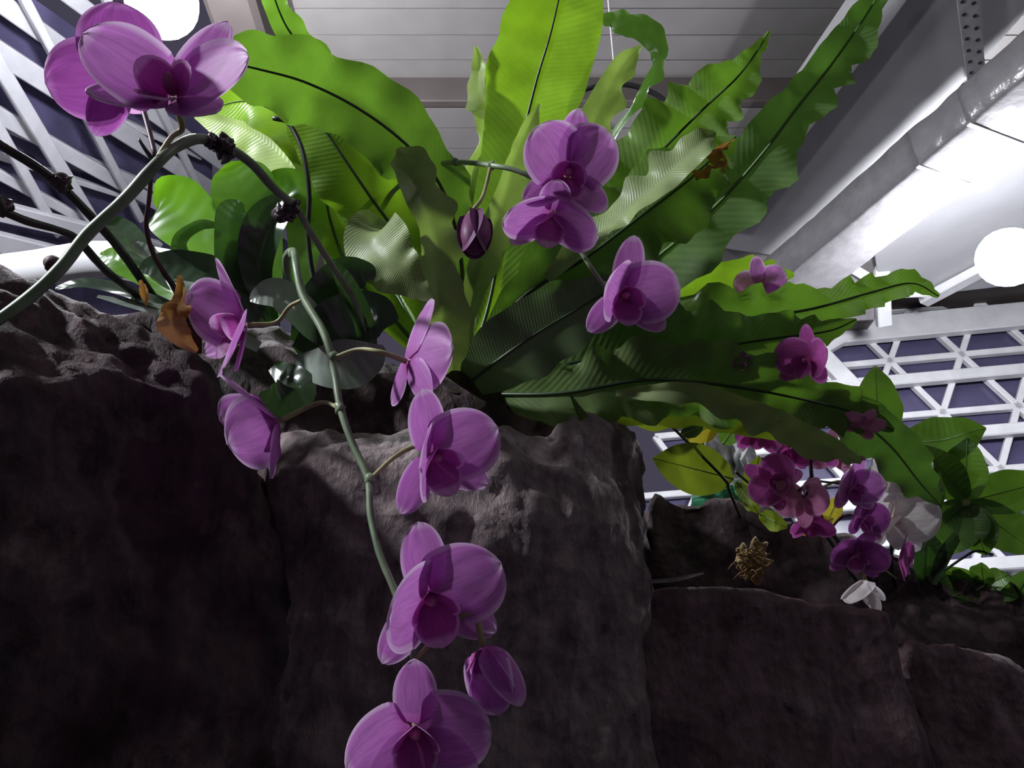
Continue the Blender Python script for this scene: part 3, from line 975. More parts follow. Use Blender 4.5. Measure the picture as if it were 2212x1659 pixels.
def flower(parent, px, py, d, size, face, upv, attach, label=None, cup=14, pet=1.0, kind='purple', seed=0, closed=0.0, lip=True, ped=True, skip=(), petal_ang=(76, -76), dors=0, pedm=None, pc=(0, 0)):
    """one moth orchid bloom; size = half width in metres; face, upv in right/up/viewer axes; attach = point on the stem"""
    rnd = random.Random(seed + 100)
    PM = {'purple': 'petal', 'dark': 'petald', 'magenta': 'petalm', 'pink': 'petalk', 'white': 'petalw'}[kind]
    c = P(px, py, d)
    Zf = camv(*face)
    Yf = RT * upv[0] + UP * upv[1] - FW * (upv[2] if len(upv) > 2 else 0.0)
    Yf = (Yf - Zf * Yf.dot(Zf)).normalized()
    Xf = Yf.cross(Zf)
    R = Matrix((Xf, Yf, Zf)).transposed()

    def put(vs):
        return [c + (R @ v) * size for v in vs]
    # the column is the flower's own mesh
    cv, cf = [], []
    bm = bmesh.new()
    bmesh.ops.create_uvsphere(bm, u_segments=10, v_segments=8, radius=1)
    for v in bm.verts:
        cv.append(Vector((v.co.x * 0.09, v.co.y * 0.08 + 0.02, v.co.z * 0.17 + 0.14)))
    cf = [tuple(x.index for x in f.verts) for f in bm.faces]
    bm.free()
    fl_ = mobj('flower', put(cv), cf, M['columnw' if kind == 'white' else 'column'], parent)
    if label:
        fl_['label'] = label
    # sepals: dorsal and two laterals, set behind the petals
    for k_, (ang, W) in enumerate(((dors, 0.62), (128, 0.58), (-128, 0.58))):
        if 's%d' % k_ in skip:
            continue
        vs, uv, fs = leafgrid(1.14 if k_ == 0 else 0.98, W, cup=0.10 + closed * 0.35, side=0.25, wave=0.02, claw=0.85, ph=rnd.uniform(0, 6), power=2.1)
        vs = rotz(vs, ang + rnd.uniform(-5, 5), tilt=cup * 0.6 + closed * 55 + rnd.uniform(-5, 5), base=0.06)
        vs = [v - Vector((0, 0, 0.03)) for v in vs]
        mobj('sepal', put(vs), fs, M[PM], fl_, uv)
    for k_, ang in enumerate(petal_ang):
        if 'p%d' % k_ in skip:
            continue
        vs, uv, fs = leafgrid(1.05 * pet, 1.22 * pet, nt_=14, k=7, cup=0.12 + closed * 0.4, side=0.32, wave=0.028, claw=0.72, ph=rnd.uniform(0, 6), power=2.6)
        vs = rotz(vs, ang + rnd.uniform(-5, 5), tilt=cup + pc[k_] + closed * 55 + rnd.uniform(-6, 6), base=0.05)
        mobj('petal', put(vs), fs, M[PM], fl_, uv)
    if lip:
        allv, allu, allf = [], [], []

        def addp(vs, uv, fs):
            o_ = len(allv)
            allv.extend(vs)
            allu.extend(uv)
            allf.extend([tuple(q + o_ for q in f) for f in fs])
        # middle lobe, forwards and down
        vs, uv, fs = leafgrid(0.66, 0.62, nt_=10, k=4, cup=-0.18, side=0.55, claw=1.1, power=1.7, tipcurl=0.15, wave=0.04)
        vs = rotz(vs, 180, tilt=38, base=0.04)
        addp(vs, uv, fs)
        for s in (-1, 1):
            vs, uv, fs = leafgrid(0.52, 0.52, nt_=9, k=4, cup=0.2, side=0.7, claw=0.7, power=2.3)
            vs = rotz(vs, 86 * s, tilt=50, base=0.05, twist=-25 * s)
            addp(vs, uv, fs)
        lm = {'purple': 'lip', 'dark': 'lip', 'magenta': 'petalm', 'pink': 'lip', 'white': 'petalw'}[kind]
        mobj('lip', put(allv), allf, M[lm], fl_, allu)
    if ped and attach is not None:
        a = attach
        s0 = c - Zf * size * 0.06
        s1 = c - Zf * size * 0.55 + Vector((0, 0, 0.004))
        pm = pedm or ('pedp' if kind in ('dark', 'magenta') else 'ped')
        tube('pedicel', [a, a.lerp(s1, 0.5) + Vector((0, 0, 0.006)), s1, s0], [0.0021, 0.0022, 0.0026, 0.003], M[pm], fl_, n=18)
    return fl_


def stem_nodes(parent, pts, r, mat=None):
    for p in pts:
        nd = blob('node', p, r, mat or M['node'], parent, amp=0.7, freq=300, sub=2)


# ---- orchid with the hanging spray
ob = P(600, 760, 1.06)
orch = thing('orchid_plant', 'purple moth orchid with a long hanging spray in front of the rocks', 'orchid', ob)
stem1 = [(655, 700, 1.06), (628, 620, 1.0), (618, 560, 0.93), (633, 543, 0.90), (640, 575, 0.87), (655, 640, 0.85), (700, 720, 0.82), (722, 800, 0.80), (735, 880, 0.775), (762, 960, 0.755), (795, 1035, 0.735), (800, 1110, 0.715), (818, 1190, 0.695), (850, 1270, 0.68), (880, 1350, 0.665), (893, 1420, 0.65), (905, 1520, 0.63), (920, 1620, 0.61)]
tube('flower_stem', pxpath(stem1), [0.0042, 0.0046, 0.0042, 0.0036, 0.003, 0.0026], M['stem'], orch, n=80, lump=0.15)
stem_nodes(orch, [P(632, 548, 0.895), P(722, 770, 0.806), P(735, 882, 0.774), P(800, 1035, 0.734)], 0.0055, M['stem'])
F = lambda *a, **k: flower(orch, *a, **k)
F(525, 702, 0.84, 0.064, (-0.76, -0.02, 0.62), (0.28, 1), P(652, 648, 0.848), 'side-on bloom facing away from the main stem, uppermost of the hanging spray', seed=1, cup=30, petal_ang=(66, -128))
F(598, 912, 0.80, 0.062, (-0.86, -0.35, 0.30), (0.55, 0.85), P(735, 884, 0.773), 'side-on bloom with one sepal raised towards the stem', seed=2, cup=44)
F(884, 782, 0.80, 0.060, (0.80, -0.18, -0.52), (-0.05, 1), P(722, 772, 0.804), 'bloom seen from behind on a long pale stalk', seed=3, cup=10)
F(935, 985, 0.73, 0.060, (0.50, -0.12, 0.86), (-0.30, 0.95), P(800, 1035, 0.734), 'half turned bloom with a pale lit petal edge', seed=4, cup=16, pc=(34, 0))
F(928, 1290, 0.66, 0.062, (0.26, -0.10, 0.95), (-0.22, 0.97), P(885, 1360, 0.664), 'largest open bloom facing the viewer, low on the hanging spray', seed=5, cup=14, pc=(32, 0), petal_ang=(72, -68))
F(1045, 1400, 0.66, 0.048, (0.35, -0.90, 0.10), (0.5, 0.3, 0.8), P(893, 1430, 0.648), 'crumpled nodding bloom hanging beside the stem', seed=6, cup=30, closed=0.55)
F(898, 1575, 0.61, 0.055, (0.12, -0.05, 0.99), (0.0, 1), P(915, 1600, 0.612), 'lowest bloom, cut by the picture edge', seed=7, cup=14, pc=(6, 0), petal_ang=(108, -84))
# leaves of this orchid
OL, OB, OG = M['oleaf'], M['oleafb'], M['oleafg']
LEAVES = [
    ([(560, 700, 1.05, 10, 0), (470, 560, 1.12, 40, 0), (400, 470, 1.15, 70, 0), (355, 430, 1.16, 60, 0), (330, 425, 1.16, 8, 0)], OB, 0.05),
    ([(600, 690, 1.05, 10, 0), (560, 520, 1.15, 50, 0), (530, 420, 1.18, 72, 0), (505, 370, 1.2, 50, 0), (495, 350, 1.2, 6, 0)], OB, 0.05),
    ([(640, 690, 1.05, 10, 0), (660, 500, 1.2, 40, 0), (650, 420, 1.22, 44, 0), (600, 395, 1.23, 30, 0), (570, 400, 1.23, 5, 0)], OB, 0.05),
    ([(520, 690, 1.04, 12, 0), (400, 570, 1.02, 24, 40), (385, 515, 1.0, 26, 55), (430, 482, 0.99, 22, 60), (475, 486, 0.99, 5, 40)], OL, 0.25),
    ([(560, 700, 1.03, 14, 0), (510, 580, 1.0, 42, 20), (500, 500, 0.98, 42, 25), (505, 455, 0.98, 40, 30), (520, 435, 0.98, 8, 30)], OL, 0.2),
    ([(590, 700, 1.04, 12, 0), (560, 590, 1.0, 34, -20), (575, 500, 0.97, 46, -25), (610, 450, 0.97, 34, -30), (635, 432, 0.97, 6, -30)], OL, 0.5),
    ([(560, 560, 1.03, 8, 0), (565, 480, 1.0, 24, 30), (590, 445, 0.99, 26, 40), (620, 430, 0.99, 5, 30)], OG, 0.3),
    ([(560, 690, 1.02, 14, 0), (480, 600, 1.0, 40, 35), (400, 575, 0.99, 40, 35), (330, 575, 0.98, 26, 30), (300, 585, 0.98, 5, 30)], OL, 0.1),
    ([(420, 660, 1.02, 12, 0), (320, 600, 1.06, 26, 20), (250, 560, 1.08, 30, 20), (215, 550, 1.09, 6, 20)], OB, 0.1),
    ([(480, 680, 1.02, 12, 0), (350, 590, 1.06, 26, 30), (290, 530, 1.08, 34, 30), (250, 490, 1.1, 34, 30), (225, 460, 1.1, 5, 30)], OL, 0.1),
    ([(430, 620, 1.0, 10, 0), (330, 560, 1.02, 24, 50), (285, 530, 1.02, 24, 60), (270, 505, 1.02, 5, 60)], OG, 0.3),
    ([(540, 740, 1.0, 12, 0), (420, 690, 0.97, 22, 55), (300, 640, 0.95, 26, 60), (190, 612, 0.95, 22, 60), (120, 622, 0.95, 5, 50)], OL, 0.1),
    ([(560, 750, 0.99, 12, 0), (440, 690, 0.96, 18, 40), (320, 665, 0.94, 18, 50), (210, 640, 0.93, 5, 50)], OG, 0.1),
    ([(700, 740, 1.0, 12, 0), (655, 680, 0.96, 40, 30), (600, 640, 0.94, 42, 35), (560, 640, 0.93, 24, 30), (540, 648, 0.93, 5, 30)], OG, 0.2),
    ([(640, 740, 1.03, 14, 0), (680, 660, 1.0, 40, 10), (740, 600, 0.99, 44, 10), (790, 590, 0.99, 28, 10), (810, 600, 0.99, 5, 0)], OL, 0.1),
    ([(640, 760, 1.02, 14, 0), (700, 720, 0.98, 52, 0), (760, 690, 0.97, 60, 0), (820, 680, 0.97, 46, 0), (860, 690, 0.97, 6, 0)], OL, 0.05),
    ([(640, 780, 1.02, 14, 0), (690, 790, 0.98, 40, 0), (750, 785, 0.97, 56, 10), (800, 770, 0.96, 40, 10), (830, 750, 0.96, 6, 0)], OG, 0.1),
    ([(590, 790, 1.02, 14, 0), (640, 830, 0.98, 40, 0), (620, 860, 0.97, 44, 10), (580, 860, 0.96, 30, 10), (560, 850, 0.96, 6, 0)], OL, 0.1),
]
for i, (pts, mt, fo) in enumerate(LEAVES):
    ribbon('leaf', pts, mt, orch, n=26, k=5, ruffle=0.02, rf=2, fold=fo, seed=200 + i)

# ---- orchid with the arching spray, in front of everything
ob2 = P(800, 770, 1.02)
orc2 = thing('orchid_plant', 'moth orchid whose knotty arching stem carries the two topmost purple blooms', 'orchid', ob2)
tube('flower_stem', pxpath([(800, 770, 1.02), (770, 660, 0.93), (715, 570, 0.86), (670, 500, 0.80), (640, 450, 0.76), (590, 405, 0.72), (545, 355, 0.69), (490, 318, 0.665), (430, 300, 0.645), (380, 318, 0.63), (340, 352, 0.615), (270, 430, 0.60), (190, 505, 0.585), (130, 580, 0.57), (60, 645, 0.56), (-10, 695, 0.55), (-120, 770, 0.54)]),
     [0.0036, 0.0036, 0.0040, 0.0044, 0.0046, 0.0046, 0.0042], M['stem'], orc2, n=90, lump=0.1)
for c_ in ((485, 318, 0.66), (455, 305, 0.652), (625, 450, 0.752), (610, 462, 0.752)):
    blob('node', P(*c_), 0.0085 if c_[0] != 455 else 0.006, M['node'], orc2, amp=0.9, freq=220, sub=3)
ribbon('bract', [(495, 318, 0.66, 8, 0), (490, 340, 0.655, 10, 0), (478, 355, 0.65, 2, 0)], M['stemd'], orc2, n=10, k=2)
a2 = P(338, 345, 0.617)
flower(orc2, 266, 160, 0.70, 0.058, (-0.45, 0.18, -0.86), (-0.5, 0.85), a2, 'backlit bloom seen from behind at the tip of the arching stem', kind='dark', seed=11, cup=6, skip=('s0',), petal_ang=(28, -78), pedm='pedp')
flower(orc2, 372, 205, 0.60, 0.062, (0.14, 0.52, 0.80), (0.1, 1), a2, 'backlit cup shaped bloom at the top, right in front of the floodlight', kind='purple', seed=12, cup=22, closed=0.06, petal_ang=(80, -76), dors=-30, pedm='ped')
tube('bud_stalk', pxpath([(330, 345, 0.617), (312, 320, 0.617), (300, 300, 0.617)]), [0.002, 0.001], M['stemd'], orc2, n=8)
ribbon('leaf', [(800, 770, 1.02, 16, 0), (780, 690, 0.95, 26, 30), (740, 610, 0.92, 26, 40), (715, 560, 0.91, 5, 40)], M['oleaf'], orc2, n=20, k=4, fold=0.3, seed=400)

# ---- dry, dark stalks at the edge
dry = thing('dry_orchid_stalk', 'black bare stalk with knobbly node crossing the white glazing bars', 'stalk', P(330, 640, 0.99), 'bare orchid stalks')
tube('stalk', pxpath([(-120, 230, 0.80), (0, 312, 0.84), (75, 358, 0.86), (130, 400, 0.88), (190, 460, 0.90), (260, 540, 0.94), (330, 640, 0.99)]), 0.0052, M['stemd'], dry, n=30, lump=0.1)
blob('node', P(134, 396, 0.878), 0.010, M['node'], dry, amp=0.9, freq=200, sub=3)
dry2 = thing('dry_orchid_stalk', 'black bare stalk with a knob at its end, lower of the two', 'stalk', P(330, 660, 0.97), 'bare orchid stalks')
tube('stalk', pxpath([(5, 455, 0.80), (60, 478, 0.82), (130, 498, 0.85), (170, 520, 0.87), (235, 590, 0.91), (330, 660, 0.97)]), [0.005, 0.0045, 0.0045], M['stemd'], dry2, n=26, lump=0.15)
blob('node', P(5, 448, 0.80), 0.0095, M['node'], dry2, amp=0.8, freq=180, sub=3)
tw = tube('dry_twig', pxpath([(326, 380, 0.80), (322, 430, 0.81), (316, 490, 0.83), (330, 545, 0.85), (355, 590, 0.87), (385, 640, 0.90), (400, 730, 0.95)]), [0.0022, 0.0026, 0.003, 0.0045], M['twig'], n=30, lump=0.2)
tag(tw, 'thin reddish brown twig rising in front of the orchid leaves', 'twig')
dl = thing('dead_leaf', 'curled orange brown dead leaf lying on the crumbly rock edge', 'leaf', P(385, 740, 0.86))
ribbon('blade', [(388, 595, 0.86, 4, 0), (392, 640, 0.855, 14, 30), (378, 670, 0.845, 30, 10), (372, 700, 0.84, 30, 0), (392, 735, 0.84, 20, -20), (425, 760, 0.845, 5, -20)], M['dead'], dl, n=28, k=5, ruffle=0.35, rf=2.5, fold=0.35, seed=70)
ribbon('blade', [(396, 640, 0.875, 6, 0), (412, 680, 0.872, 20, 20), (418, 720, 0.87, 20, 20), (430, 765, 0.87, 5, 0)], M['deadd'], dl, n=20, k=4, ruffle=0.3, rf=2, fold=0.3, seed=71)
dl2 = ribbon('dead_leaf', [(303, 605, 0.90, 3, 0), (312, 630, 0.90, 9, 20), (316, 660, 0.90, 3, 0)], M['dead'], None, n=12, k=3, ruffle=0.3, fold=0.4, seed=72)
tag(dl2, 'small brown dead leaf stuck among the dark orchid leaves', 'leaf')
st = tube('stone_chip', pxpath([(98, 565, 0.78), (110, 568, 0.78), (122, 577, 0.78), (130, 590, 0.785)]), [0.004, 0.0085, 0.0085, 0.005], M['twig'], n=12, seg=10, lump=0.2)
tag(st, 'reddish brown stub sticking up from the crumbly rock edge', 'stub')

# ---- orchid with the spray among the fern fronds
ob3 = P(760, 760, 1.12)
orc3 = thing('orchid_plant', 'moth orchid flowering among the upright fern fronds', 'orchid', ob3)
stem3 = [(700, 760, 1.12), (740, 600, 1.13), (790, 480, 1.16), (870, 395, 1.14), (930, 360, 1.13), (985, 350, 1.02), (1060, 357, 0.94), (1120, 370, 0.92), (1170, 400, 0.92), (1205, 460, 0.92), (1240, 520, 0.91), (1275, 575, 0.90), (1320, 640, 0.895)]
tube('flower_stem', pxpath(stem3), [0.0034, 0.0034, 0.003, 0.0026], M['stem'], orc3, n=60, lump=0.1)
for c_ in ((985, 350, 1.02), (1060, 357, 0.94), (810, 458, 1.155)):
    blob('node', P(*c_), 0.0055, M['stem'], orc3, amp=0.7, freq=250)
flower(orc3, 1226, 378, 0.86, 0.058, (0.02, -0.05, 1.0), (0.1, 1), P(1165, 398, 0.92), 'broad open bloom facing the viewer among the fern fronds', seed=21, cup=16, petal_ang=(44, -44), dors=-4)
flower(orc3, 1192, 462, 0.88, 0.056, (-0.10, -0.75, 0.55), (0.1, 0.5, 0.8), P(1205, 460, 0.92), 'bloom bent downwards below the broad open one', seed=22, cup=26, petal_ang=(84, -88))
flower(orc3, 1347, 640, 0.86, 0.056, (0.16, -0.10, 0.98), (0.0, 1), P(1300, 612, 0.897), 'rounded bloom alone before the shaded lower fronds', seed=23, cup=20, petal_ang=(70, -74), pc=(32, 0))
# closed hanging bud
bd = P(1026, 500, 0.90)
pb_ = blob('bud', bd, 0.030, M['bud'], orc3, amp=0.12, freq=40, sub=3, axes=(0.55, 0.5, 1.0))
pb_['label'] = 'drooping closed dark purple bud'
for k_ in range(3):
    an = k_ * 2.1 + 0.4
    q = bd + (RT * math.cos(an) - FW * math.sin(an)) * 0.010
    vs, uv, fs = leafgrid(0.062, 0.042, nt_=9, k=4, cup=0.1, side=0.6, power=2.2)
    Yd = (Vector((0, 0, -1)) + (RT * math.cos(an) - FW * math.sin(an)) * 0.25).normalized()
    Zd = (RT * math.cos(an) - FW * math.sin(an)).normalized()
    Xd = Yd.cross(Zd).normalized()
    Zd = Xd.cross(Yd)
    Rm = Matrix((Xd, Yd, -Zd)).transposed()
    mobj('sepal', [bd + Vector((0, 0, 0.030)) + Zd * 0.004 + Rm @ v for v in vs], fs, M['bud'], pb_, uv)
tube('pedicel', pxpath([(1060, 357, 0.94), (1050, 400, 0.92), (1040, 430, 0.905), (1020, 455, 0.90), (1014, 462, 0.90)]), 0.0022, M['ped'], pb_, n=14)

# ---- far cluster
ob4 = P(1905, 1320, 1.36)
orc4 = thing('orchid_plant', 'crowded magenta moth orchid under the fern tips by the umbrella plant', 'orchid', ob4)
tube('flower_stem', pxpath([(1905, 1320, 1.36), (1880, 1250, 1.30), (1820, 1180, 1.27), (1770, 1110, 1.26), (1755, 1040, 1.27), (1750, 990, 1.28), (1745, 900, 1.30), (1720, 790, 1.32), (1690, 690, 1.33), (1650, 620, 1.34)]), [0.004, 0.0035, 0.003, 0.0025], M['stemd'], orc4, n=50)
tube('flower_stem', pxpath([(1905, 1320, 1.36), (1840, 1240, 1.28), (1780, 1150, 1.26), (1700, 1050, 1.28), (1660, 960, 1.3)]), [0.0035, 0.003, 0.002], M['stemd'], orc4, n=30)
G = lambda *a, **k: flower(orc4, *a, **k)
G(1642, 618, 1.30, 0.042, (0.3, 0.3, -0.8), (-0.2, 1), P(1655, 625, 1.338), 'small bloom peeping over the yellow green frond', kind='purple', seed=31, cup=10, lip=False)
G(1748, 782, 1.06, 0.044, (-0.75, 0.1, 0.45), (0.1, 1), P(1722, 800, 1.318), 'side-on bloom before the glazing grid', kind='magenta', seed=32, cup=20)
G(1600, 785, 1.09, 0.016, (0.2, -0.2, 0.8), (0, 1), None, 'dark purple bloom mostly hidden between low fronds', kind='dark', seed=33, cup=10, ped=False)
G(1640, 935, 1.24, 0.040, (-0.3, -0.3, 0.8), (0.2, 1), P(1660, 960, 1.298), None, kind='magenta', seed=34, cup=30)
G(1705, 972, 1.24, 0.040, (0.1, -0.4, 0.8), (0.1, 1), P(1745, 940, 1.29), None, kind='magenta', seed=35, cup=26)
G(1675, 1045, 1.20, 0.044, (-0.3, 0.3, 0.7), (-0.8, 0.5), P(1700, 1050, 1.278), None, kind='magenta', seed=36, cup=22)
G(1735, 1072, 1.17, 0.042, (0.1, -0.2, -0.9), (0.1, -1), P(1752, 1030, 1.27), 'pale pink bloom seen from behind on a dark fork', kind='pink', seed=37, cup=22, lip=False, pedm='pedp')
G(1838, 1052, 1.18, 0.044, (0.25, -0.05, 0.95), (0.1, 1), P(1762, 1070, 1.265), 'open purple bloom in front of the white ones', kind='purple', seed=38, cup=22)
G(1752, 1128, 1.22, 0.036, (-0.1, -0.6, 0.7), (0, 1), P(1775, 1130, 1.26), None, kind='magenta', seed=39, cup=24)
G(1862, 1120, 1.20, 0.040, (0.3, 0.0, 0.8), (0.2, 1), P(1790, 1150, 1.262), None, kind='dark', seed=40, cup=18)
G(1850, 1195, 1.17, 0.044, (-0.1, -0.35, 0.9), (0.15, 1), P(1838, 1200, 1.275), 'deep magenta bloom lowest in front of the white orchid', kind='dark', seed=41, cup=20)
G(1943, 1210, 1.18, 0.036, (0.75, 0.0, 0.55), (-0.2, 1), P(1890, 1265, 1.31), 'narrow side-on magenta bloom at the end of the cluster', kind='magenta', seed=42, cup=20)
G(1800, 985, 1.27, 0.036, (-0.5, 0.1, 0.7), (0, 1), P(1748, 1000, 1.278), None, kind='pink', seed=43, cup=20)
G(1862, 925, 1.10, 0.030, (0.2, 0.6, -0.5), (0.3, 1), None, 'pink petal tip poking out above the last frond', kind='pink', seed=44, cup=10, lip=False, ped=False)
tube('fork', pxpath([(1750, 930, 1.20), (1752, 1000, 1.19), (1750, 1035, 1.19), (1725, 1060, 1.17)]), 0.002, M['stemd'], orc4, n=16)
tube('fork', pxpath([(1750, 1035, 1.19), (1775, 1040, 1.19), (1815, 1045, 1.19)]), 0.0018, M['stemd'], orc4, n=10)

ob5 = P(1960, 1310, 1.46)
orc5 = thing('orchid_plant', 'white moth orchid behind the magenta cluster', 'orchid', ob5)
tube('flower_stem', pxpath([(1960, 1310, 1.46), (1930, 1250, 1.40), (1925, 1150, 1.36), (1920, 1020, 1.36), (1890, 960, 1.36)]), 0.003, M['stemd'], orc5, n=24)
G = lambda *a, **k: flower(orc5, *a, **k)
G(1925, 1020, 1.30, 0.066, (0.3, 0.1, 0.8), (0.1, 1), P(1920, 1030, 1.36), 'upper white bloom', kind='white', seed=51, cup=12, pedm='ped')
G(1925, 1125, 1.28, 0.070, (0.2, -0.1, 0.9), (0.1, 1), P(1925, 1150, 1.36), 'broad white bloom', kind='white', seed=52, cup=12)
G(1868, 1255, 1.24, 0.046, (-0.2, -0.85, 0.4), (0.2, 0.4, 0.6), P(1935, 1250, 1.40), 'hanging white bloom above the square shoulder', kind='white', seed=53, cup=30, closed=0.3)
G(1895, 970, 1.33, 0.03, (0.0, 0.2, 0.8), (0.1, 1), P(1895, 965, 1.36), None, kind='white', seed=54, cup=20, lip=False)

# ---- umbrella plant at the far side
ub = P(2060, 1330, 1.50)
umb = thing('umbrella_plant', 'leafy umbrella plant with spread oval leaflets before the glazing', 'plant', ub)
hub = P(2085, 1085, 1.45)
tube('stem', [ub, P(2035, 1210, 1.48), hub], [0.004, 0.0025], M['stem'], umb, n=16)
blob('hub', hub, 0.008, M['ped'], umb, amp=0.2)


def leaflet(x0, y0, x1, y1, wd, d0=1.45, d1=1.42, roll=10, mat=None, par=None, bend=0.0, nm='leaflet'):
    mx, my = (x0 + x1) / 2 + (y1 - y0) * bend, (y0 + y1) / 2 - (x1 - x0) * bend
    pts = [(x0, y0, d0, 3, roll), (x0 * .72 + mx * .28, y0 * .72 + my * .28, d0, wd * 0.6, roll), (mx, my, (d0 + d1) / 2, wd, roll), (x1 * .55 + mx * .45, y1 * .55 + my * .45, d1, wd * 0.72, roll), (x1, y1, d1, 2, roll)]
    return ribbon(nm, pts, mat or M['umb'], par or umb, n=22, k=4, ruffle=0.03, rf=2, fold=0.15, seed=int(x1 + y1), rib=M['midribp'], ribr=0.0014)


for q in ((2085, 1085, 1990, 960, 44), (2085, 1085, 2090, 945, 46), (2085, 1085, 2260, 1040, 48), (2085, 1085, 2235, 1190, 52), (2085, 1085, 2130, 1200, 44), (2085, 1085, 2040, 1200, 46), (2085, 1085, 2000, 1160, 36), (2085, 1085, 2105, 1180, 40)):
    leaflet(*q, roll=random.uniform(-25, 25))
# second whorl: big oval and upright leaf
tube('stem', pxpath([(2060, 1330, 1.50), (1990, 1180, 1.52), (1955, 1000, 1.52), (1940, 960, 1.50)]), [0.004, 0.0025], M['stem'], umb, n=16)
leaflet(1940, 960, 2130, 925, 52, 1.50, 1.42, 5, bend=-0.04)
leaflet(1915, 975, 1890, 790, 48, 1.50, 1.44, 0, bend=0.03)
leaflet(1940, 960, 2030, 1100, 50, 1.50, 1.44, 20)
leaflet(1940, 960, 1890, 1080, 36, 1.50, 1.5, 20)
# low shoots
tube('stem', pxpath([(2060, 1330, 1.50), (2085, 1290, 1.46), (2125, 1265, 1.45)]), 0.0025, M['stem'], umb, n=10)
for q in ((2125, 1265, 2020, 1225, 24), (2125, 1265, 2050, 1290, 24), (2125, 1265, 2180, 1240, 26), (2125, 1265, 2120, 1215, 26), (2125, 1265, 2200, 1290, 22), (2200, 1300, 2290, 1200, 30), (2060, 1320, 2010, 1200, 20), (2180, 1310, 2230, 1230, 26), (2100, 1300, 2060, 1225, 22)):
    leaflet(*q, d0=1.46, d1=1.44, roll=random.uniform(-30, 30))
tube('dry_shoot', pxpath([(2030, 1240, 1.42), (2080, 1205, 1.42), (2110, 1190, 1.42), (2145, 1198, 1.42)]), 0.0022, M['stemd'], umb, n=12)

# dark leaves of the far orchid
for pts in ([(2010, 1260, 1.43, 8, 0), (2020, 1200, 1.40, 22, 20), (2010, 1150, 1.39, 4, 0)], [(2015, 1260, 1.42, 8, 0), (2040, 1190, 1.39, 18, 40), (2062, 1160, 1.38, 14, 40), (2070, 1155, 1.38, 3, 0)], [(1990, 1255, 1.41, 8, 0), (1985, 1200, 1.38, 16, 40), (2000, 1160, 1.38, 3, 0)]):
    ribbon('leaf', pts, M['oleaf'], orc5, n=14, k=3, fold=0.3, seed=int(pts[0][0]))

# ---- yellowing vine at the foot of the fern
vb = P(1600, 1110, 1.36)
vine = thing('leafy_vine', 'creeper with broad yellow green leaves at the foot of the fern', 'plant', vb)
tube('stem', pxpath([(1600, 1120, 1.36), (1575, 1060, 1.26), (1560, 1030, 1.22), (1450, 920, 1.22)]), 0.0024, M['stemd'], vine, n=20)
tube('stem', pxpath([(1640, 1120, 1.36), (1630, 1060, 1.28), (1590, 1020, 1.24)]), 0.002, M['stemd'], vine, n=12)
LV = lambda *a, **k: leaflet(*a, par=vine, nm='leaf', **k)
LV(1585, 1035, 1410, 990, 56, 1.24, 1.18, 5, mat=M['vine'])
LV(1470, 900, 1360, 905, 30, 1.24, 1.22, 0, mat=M['vine'])
LV(1480, 950, 1560, 905, 28, 1.28, 1.26, 0, mat=M['yellow'])
LV(1560, 960, 1600, 905, 26, 1.30, 1.28, 0)
LV(1620, 1090, 1640, 985, 26, 1.30, 1.28, 0, mat=M['vine'])
LV(1590, 1040, 1640, 1110, 22, 1.26, 1.22, 40, mat=M['vine'])
LV(1640, 1110, 1700, 1140, 22, 1.30, 1.26, 20, mat=M['vine'])
LV(1470, 940, 1520, 920, 16, 1.22, 1.22, 0, mat=M['oleaf'])
LV(1720, 1150, 1800, 1120, 20, 1.32, 1.3, 0, mat=M['yellow'])
LV(1780, 1140, 1815, 1070, 20, 1.36, 1.35, 0, mat=M['yellow'])


# ---- bright scraps behind the vine
def crumple(name, cx, cy, d, wpx, hpx, mat, n=14, amp=0.02, seed=0, tilt=0.0):
    vs, fs, uv = [], [], []
    for i in range(n + 1):
        for j in range(n + 1):
            u, v = i / n - 0.5, j / n - 0.5
            p = P(cx + u * wpx + v * tilt * wpx, cy + v * hpx, d)
            z = amp * noise.fractal(Vector((u * 5 + seed, v * 5, seed)), 0.7, 2.0, 3)
            vs.append(p + FW * z + RT * z * 0.4)
            uv.append((u + .5, v + .5))
    for i in range(n):
        for j in range(n):
            a = i * (n + 1) + j
            fs.append((a, a + 1, a + n + 2, a + n + 1))
    o = mobj(name, vs, fs, mat, None, uv, smooth=False)
    s = o.modifiers.new('thick', 'SOLIDIFY')
    s.thickness = 0.0015
    return o


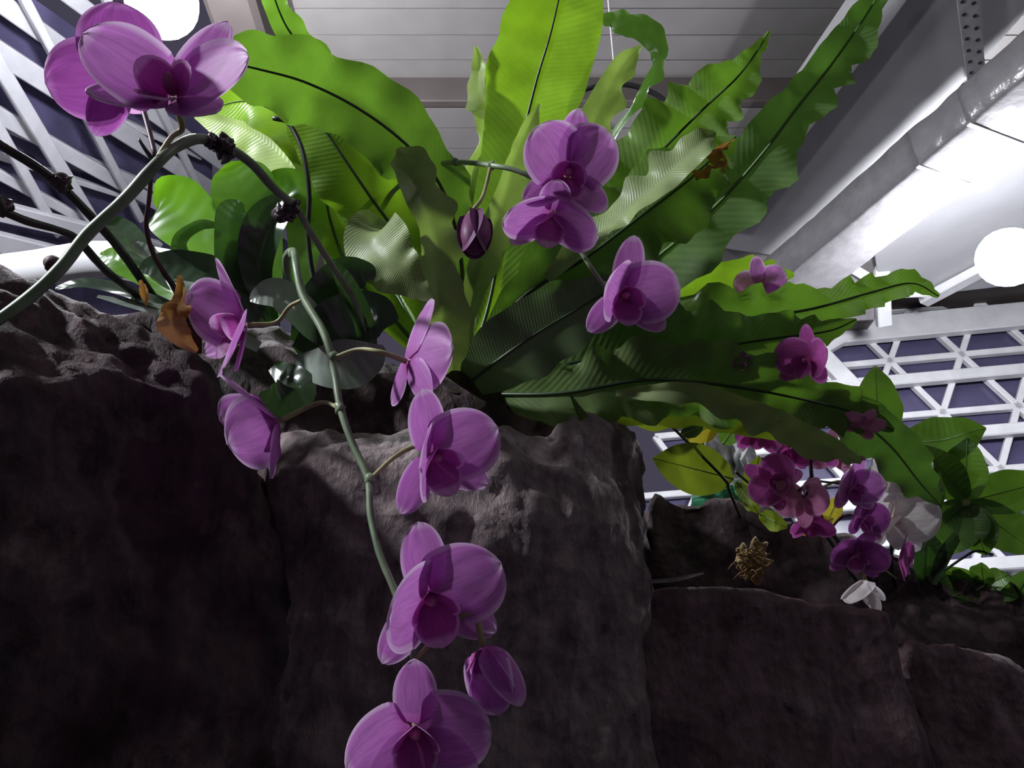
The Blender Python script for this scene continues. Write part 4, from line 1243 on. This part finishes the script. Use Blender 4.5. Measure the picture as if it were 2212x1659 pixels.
tag(crumple('foil_sheet', 1572, 1005, 1.50, 130, 200, M['foil'], amp=0.05, seed=3, tilt=0.3), 'crumpled silvery sheet behind the broad yellow green leaf', 'foil')
tag(crumple('plastic_sheet', 1590, 1090, 1.46, 190, 80, M['gglass'], n=9, amp=0.07, seed=9), 'crumpled pale green plastic piece on the dark ledge', 'plastic')

# dry moss tuft
ms = thing('moss_tuft', 'straw coloured tangle of dry roots lodged under the dark ledge', 'moss', P(1625, 1225, 1.16))
rr = random.Random(5)
blob('core', P(1622, 1212, 1.17), 0.019, M['moss'], ms, amp=1.1, freq=120, sub=4, axes=(1.1, 0.7, 1.3))
for k_ in range(40):
    a = P(1622 + rr.uniform(-26, 26), 1208 + rr.uniform(-30, 32), 1.155 + rr.uniform(-0.012, 0.01))
    pts = [a]
    for q in range(3):
        pts.append(pts[-1] + Vector((rr.uniform(-1, 1), rr.uniform(-0.6, 0.6), rr.uniform(-1, 1))) * 0.009)
    tube('root', pts, [0.0008, 0.0016, 0.0007], M['moss'], ms, n=9, seg=5)
tg = ribbon('bark_strip', [(1375, 1262, 1.0, 3, 0), (1410, 1254, 1.0, 6, 40), (1460, 1250, 1.0, 6, 40), (1520, 1238, 1.01, 2, 0)], plain('dry_bark', (0.36, 0.33, 0.30), 0.8, var=0.15, scale=50), None, n=16, k=2, fold=0.4)
tag(tg, 'pale dry strip lying on the edge of the plum brown boulder', 'bark')
# small leaf tip poking above the boulder hump
lt = ribbon('leaf_shoot', [(1262, 905, 1.04, 12, 0), (1250, 885, 1.04, 8, 0), (1232, 852, 1.04, 1.5, 0)], M['umb'], None, n=10, k=2, fold=0.3)
tag(lt, 'tiny pointed leaf poking above the boulder hump', 'leaf')

# black wire hoop high above the fern
hp = []
for k_ in range(25):
    an = math.radians(200 - 220 * k_ / 24)
    hp.append(P(1330 + 150 * math.cos(an), 305 - 124 * math.sin(an), 1.95))
hoop = tube('wire_hoop', hp, 0.007, M['black'], n=60)
tag(hoop, 'black wire hoop arching under the ceiling behind the fronds', 'hoop')
wz = PZ(1306, -30, ZC)
wire = tube('hanging_wire', [Vector((hp[12].x, hp[12].y, ZC)), hp[12]], 0.0022, M['white'], n=4)
tag(wire, 'thin pale wire hanging from the ceiling to the hoop', 'wire')
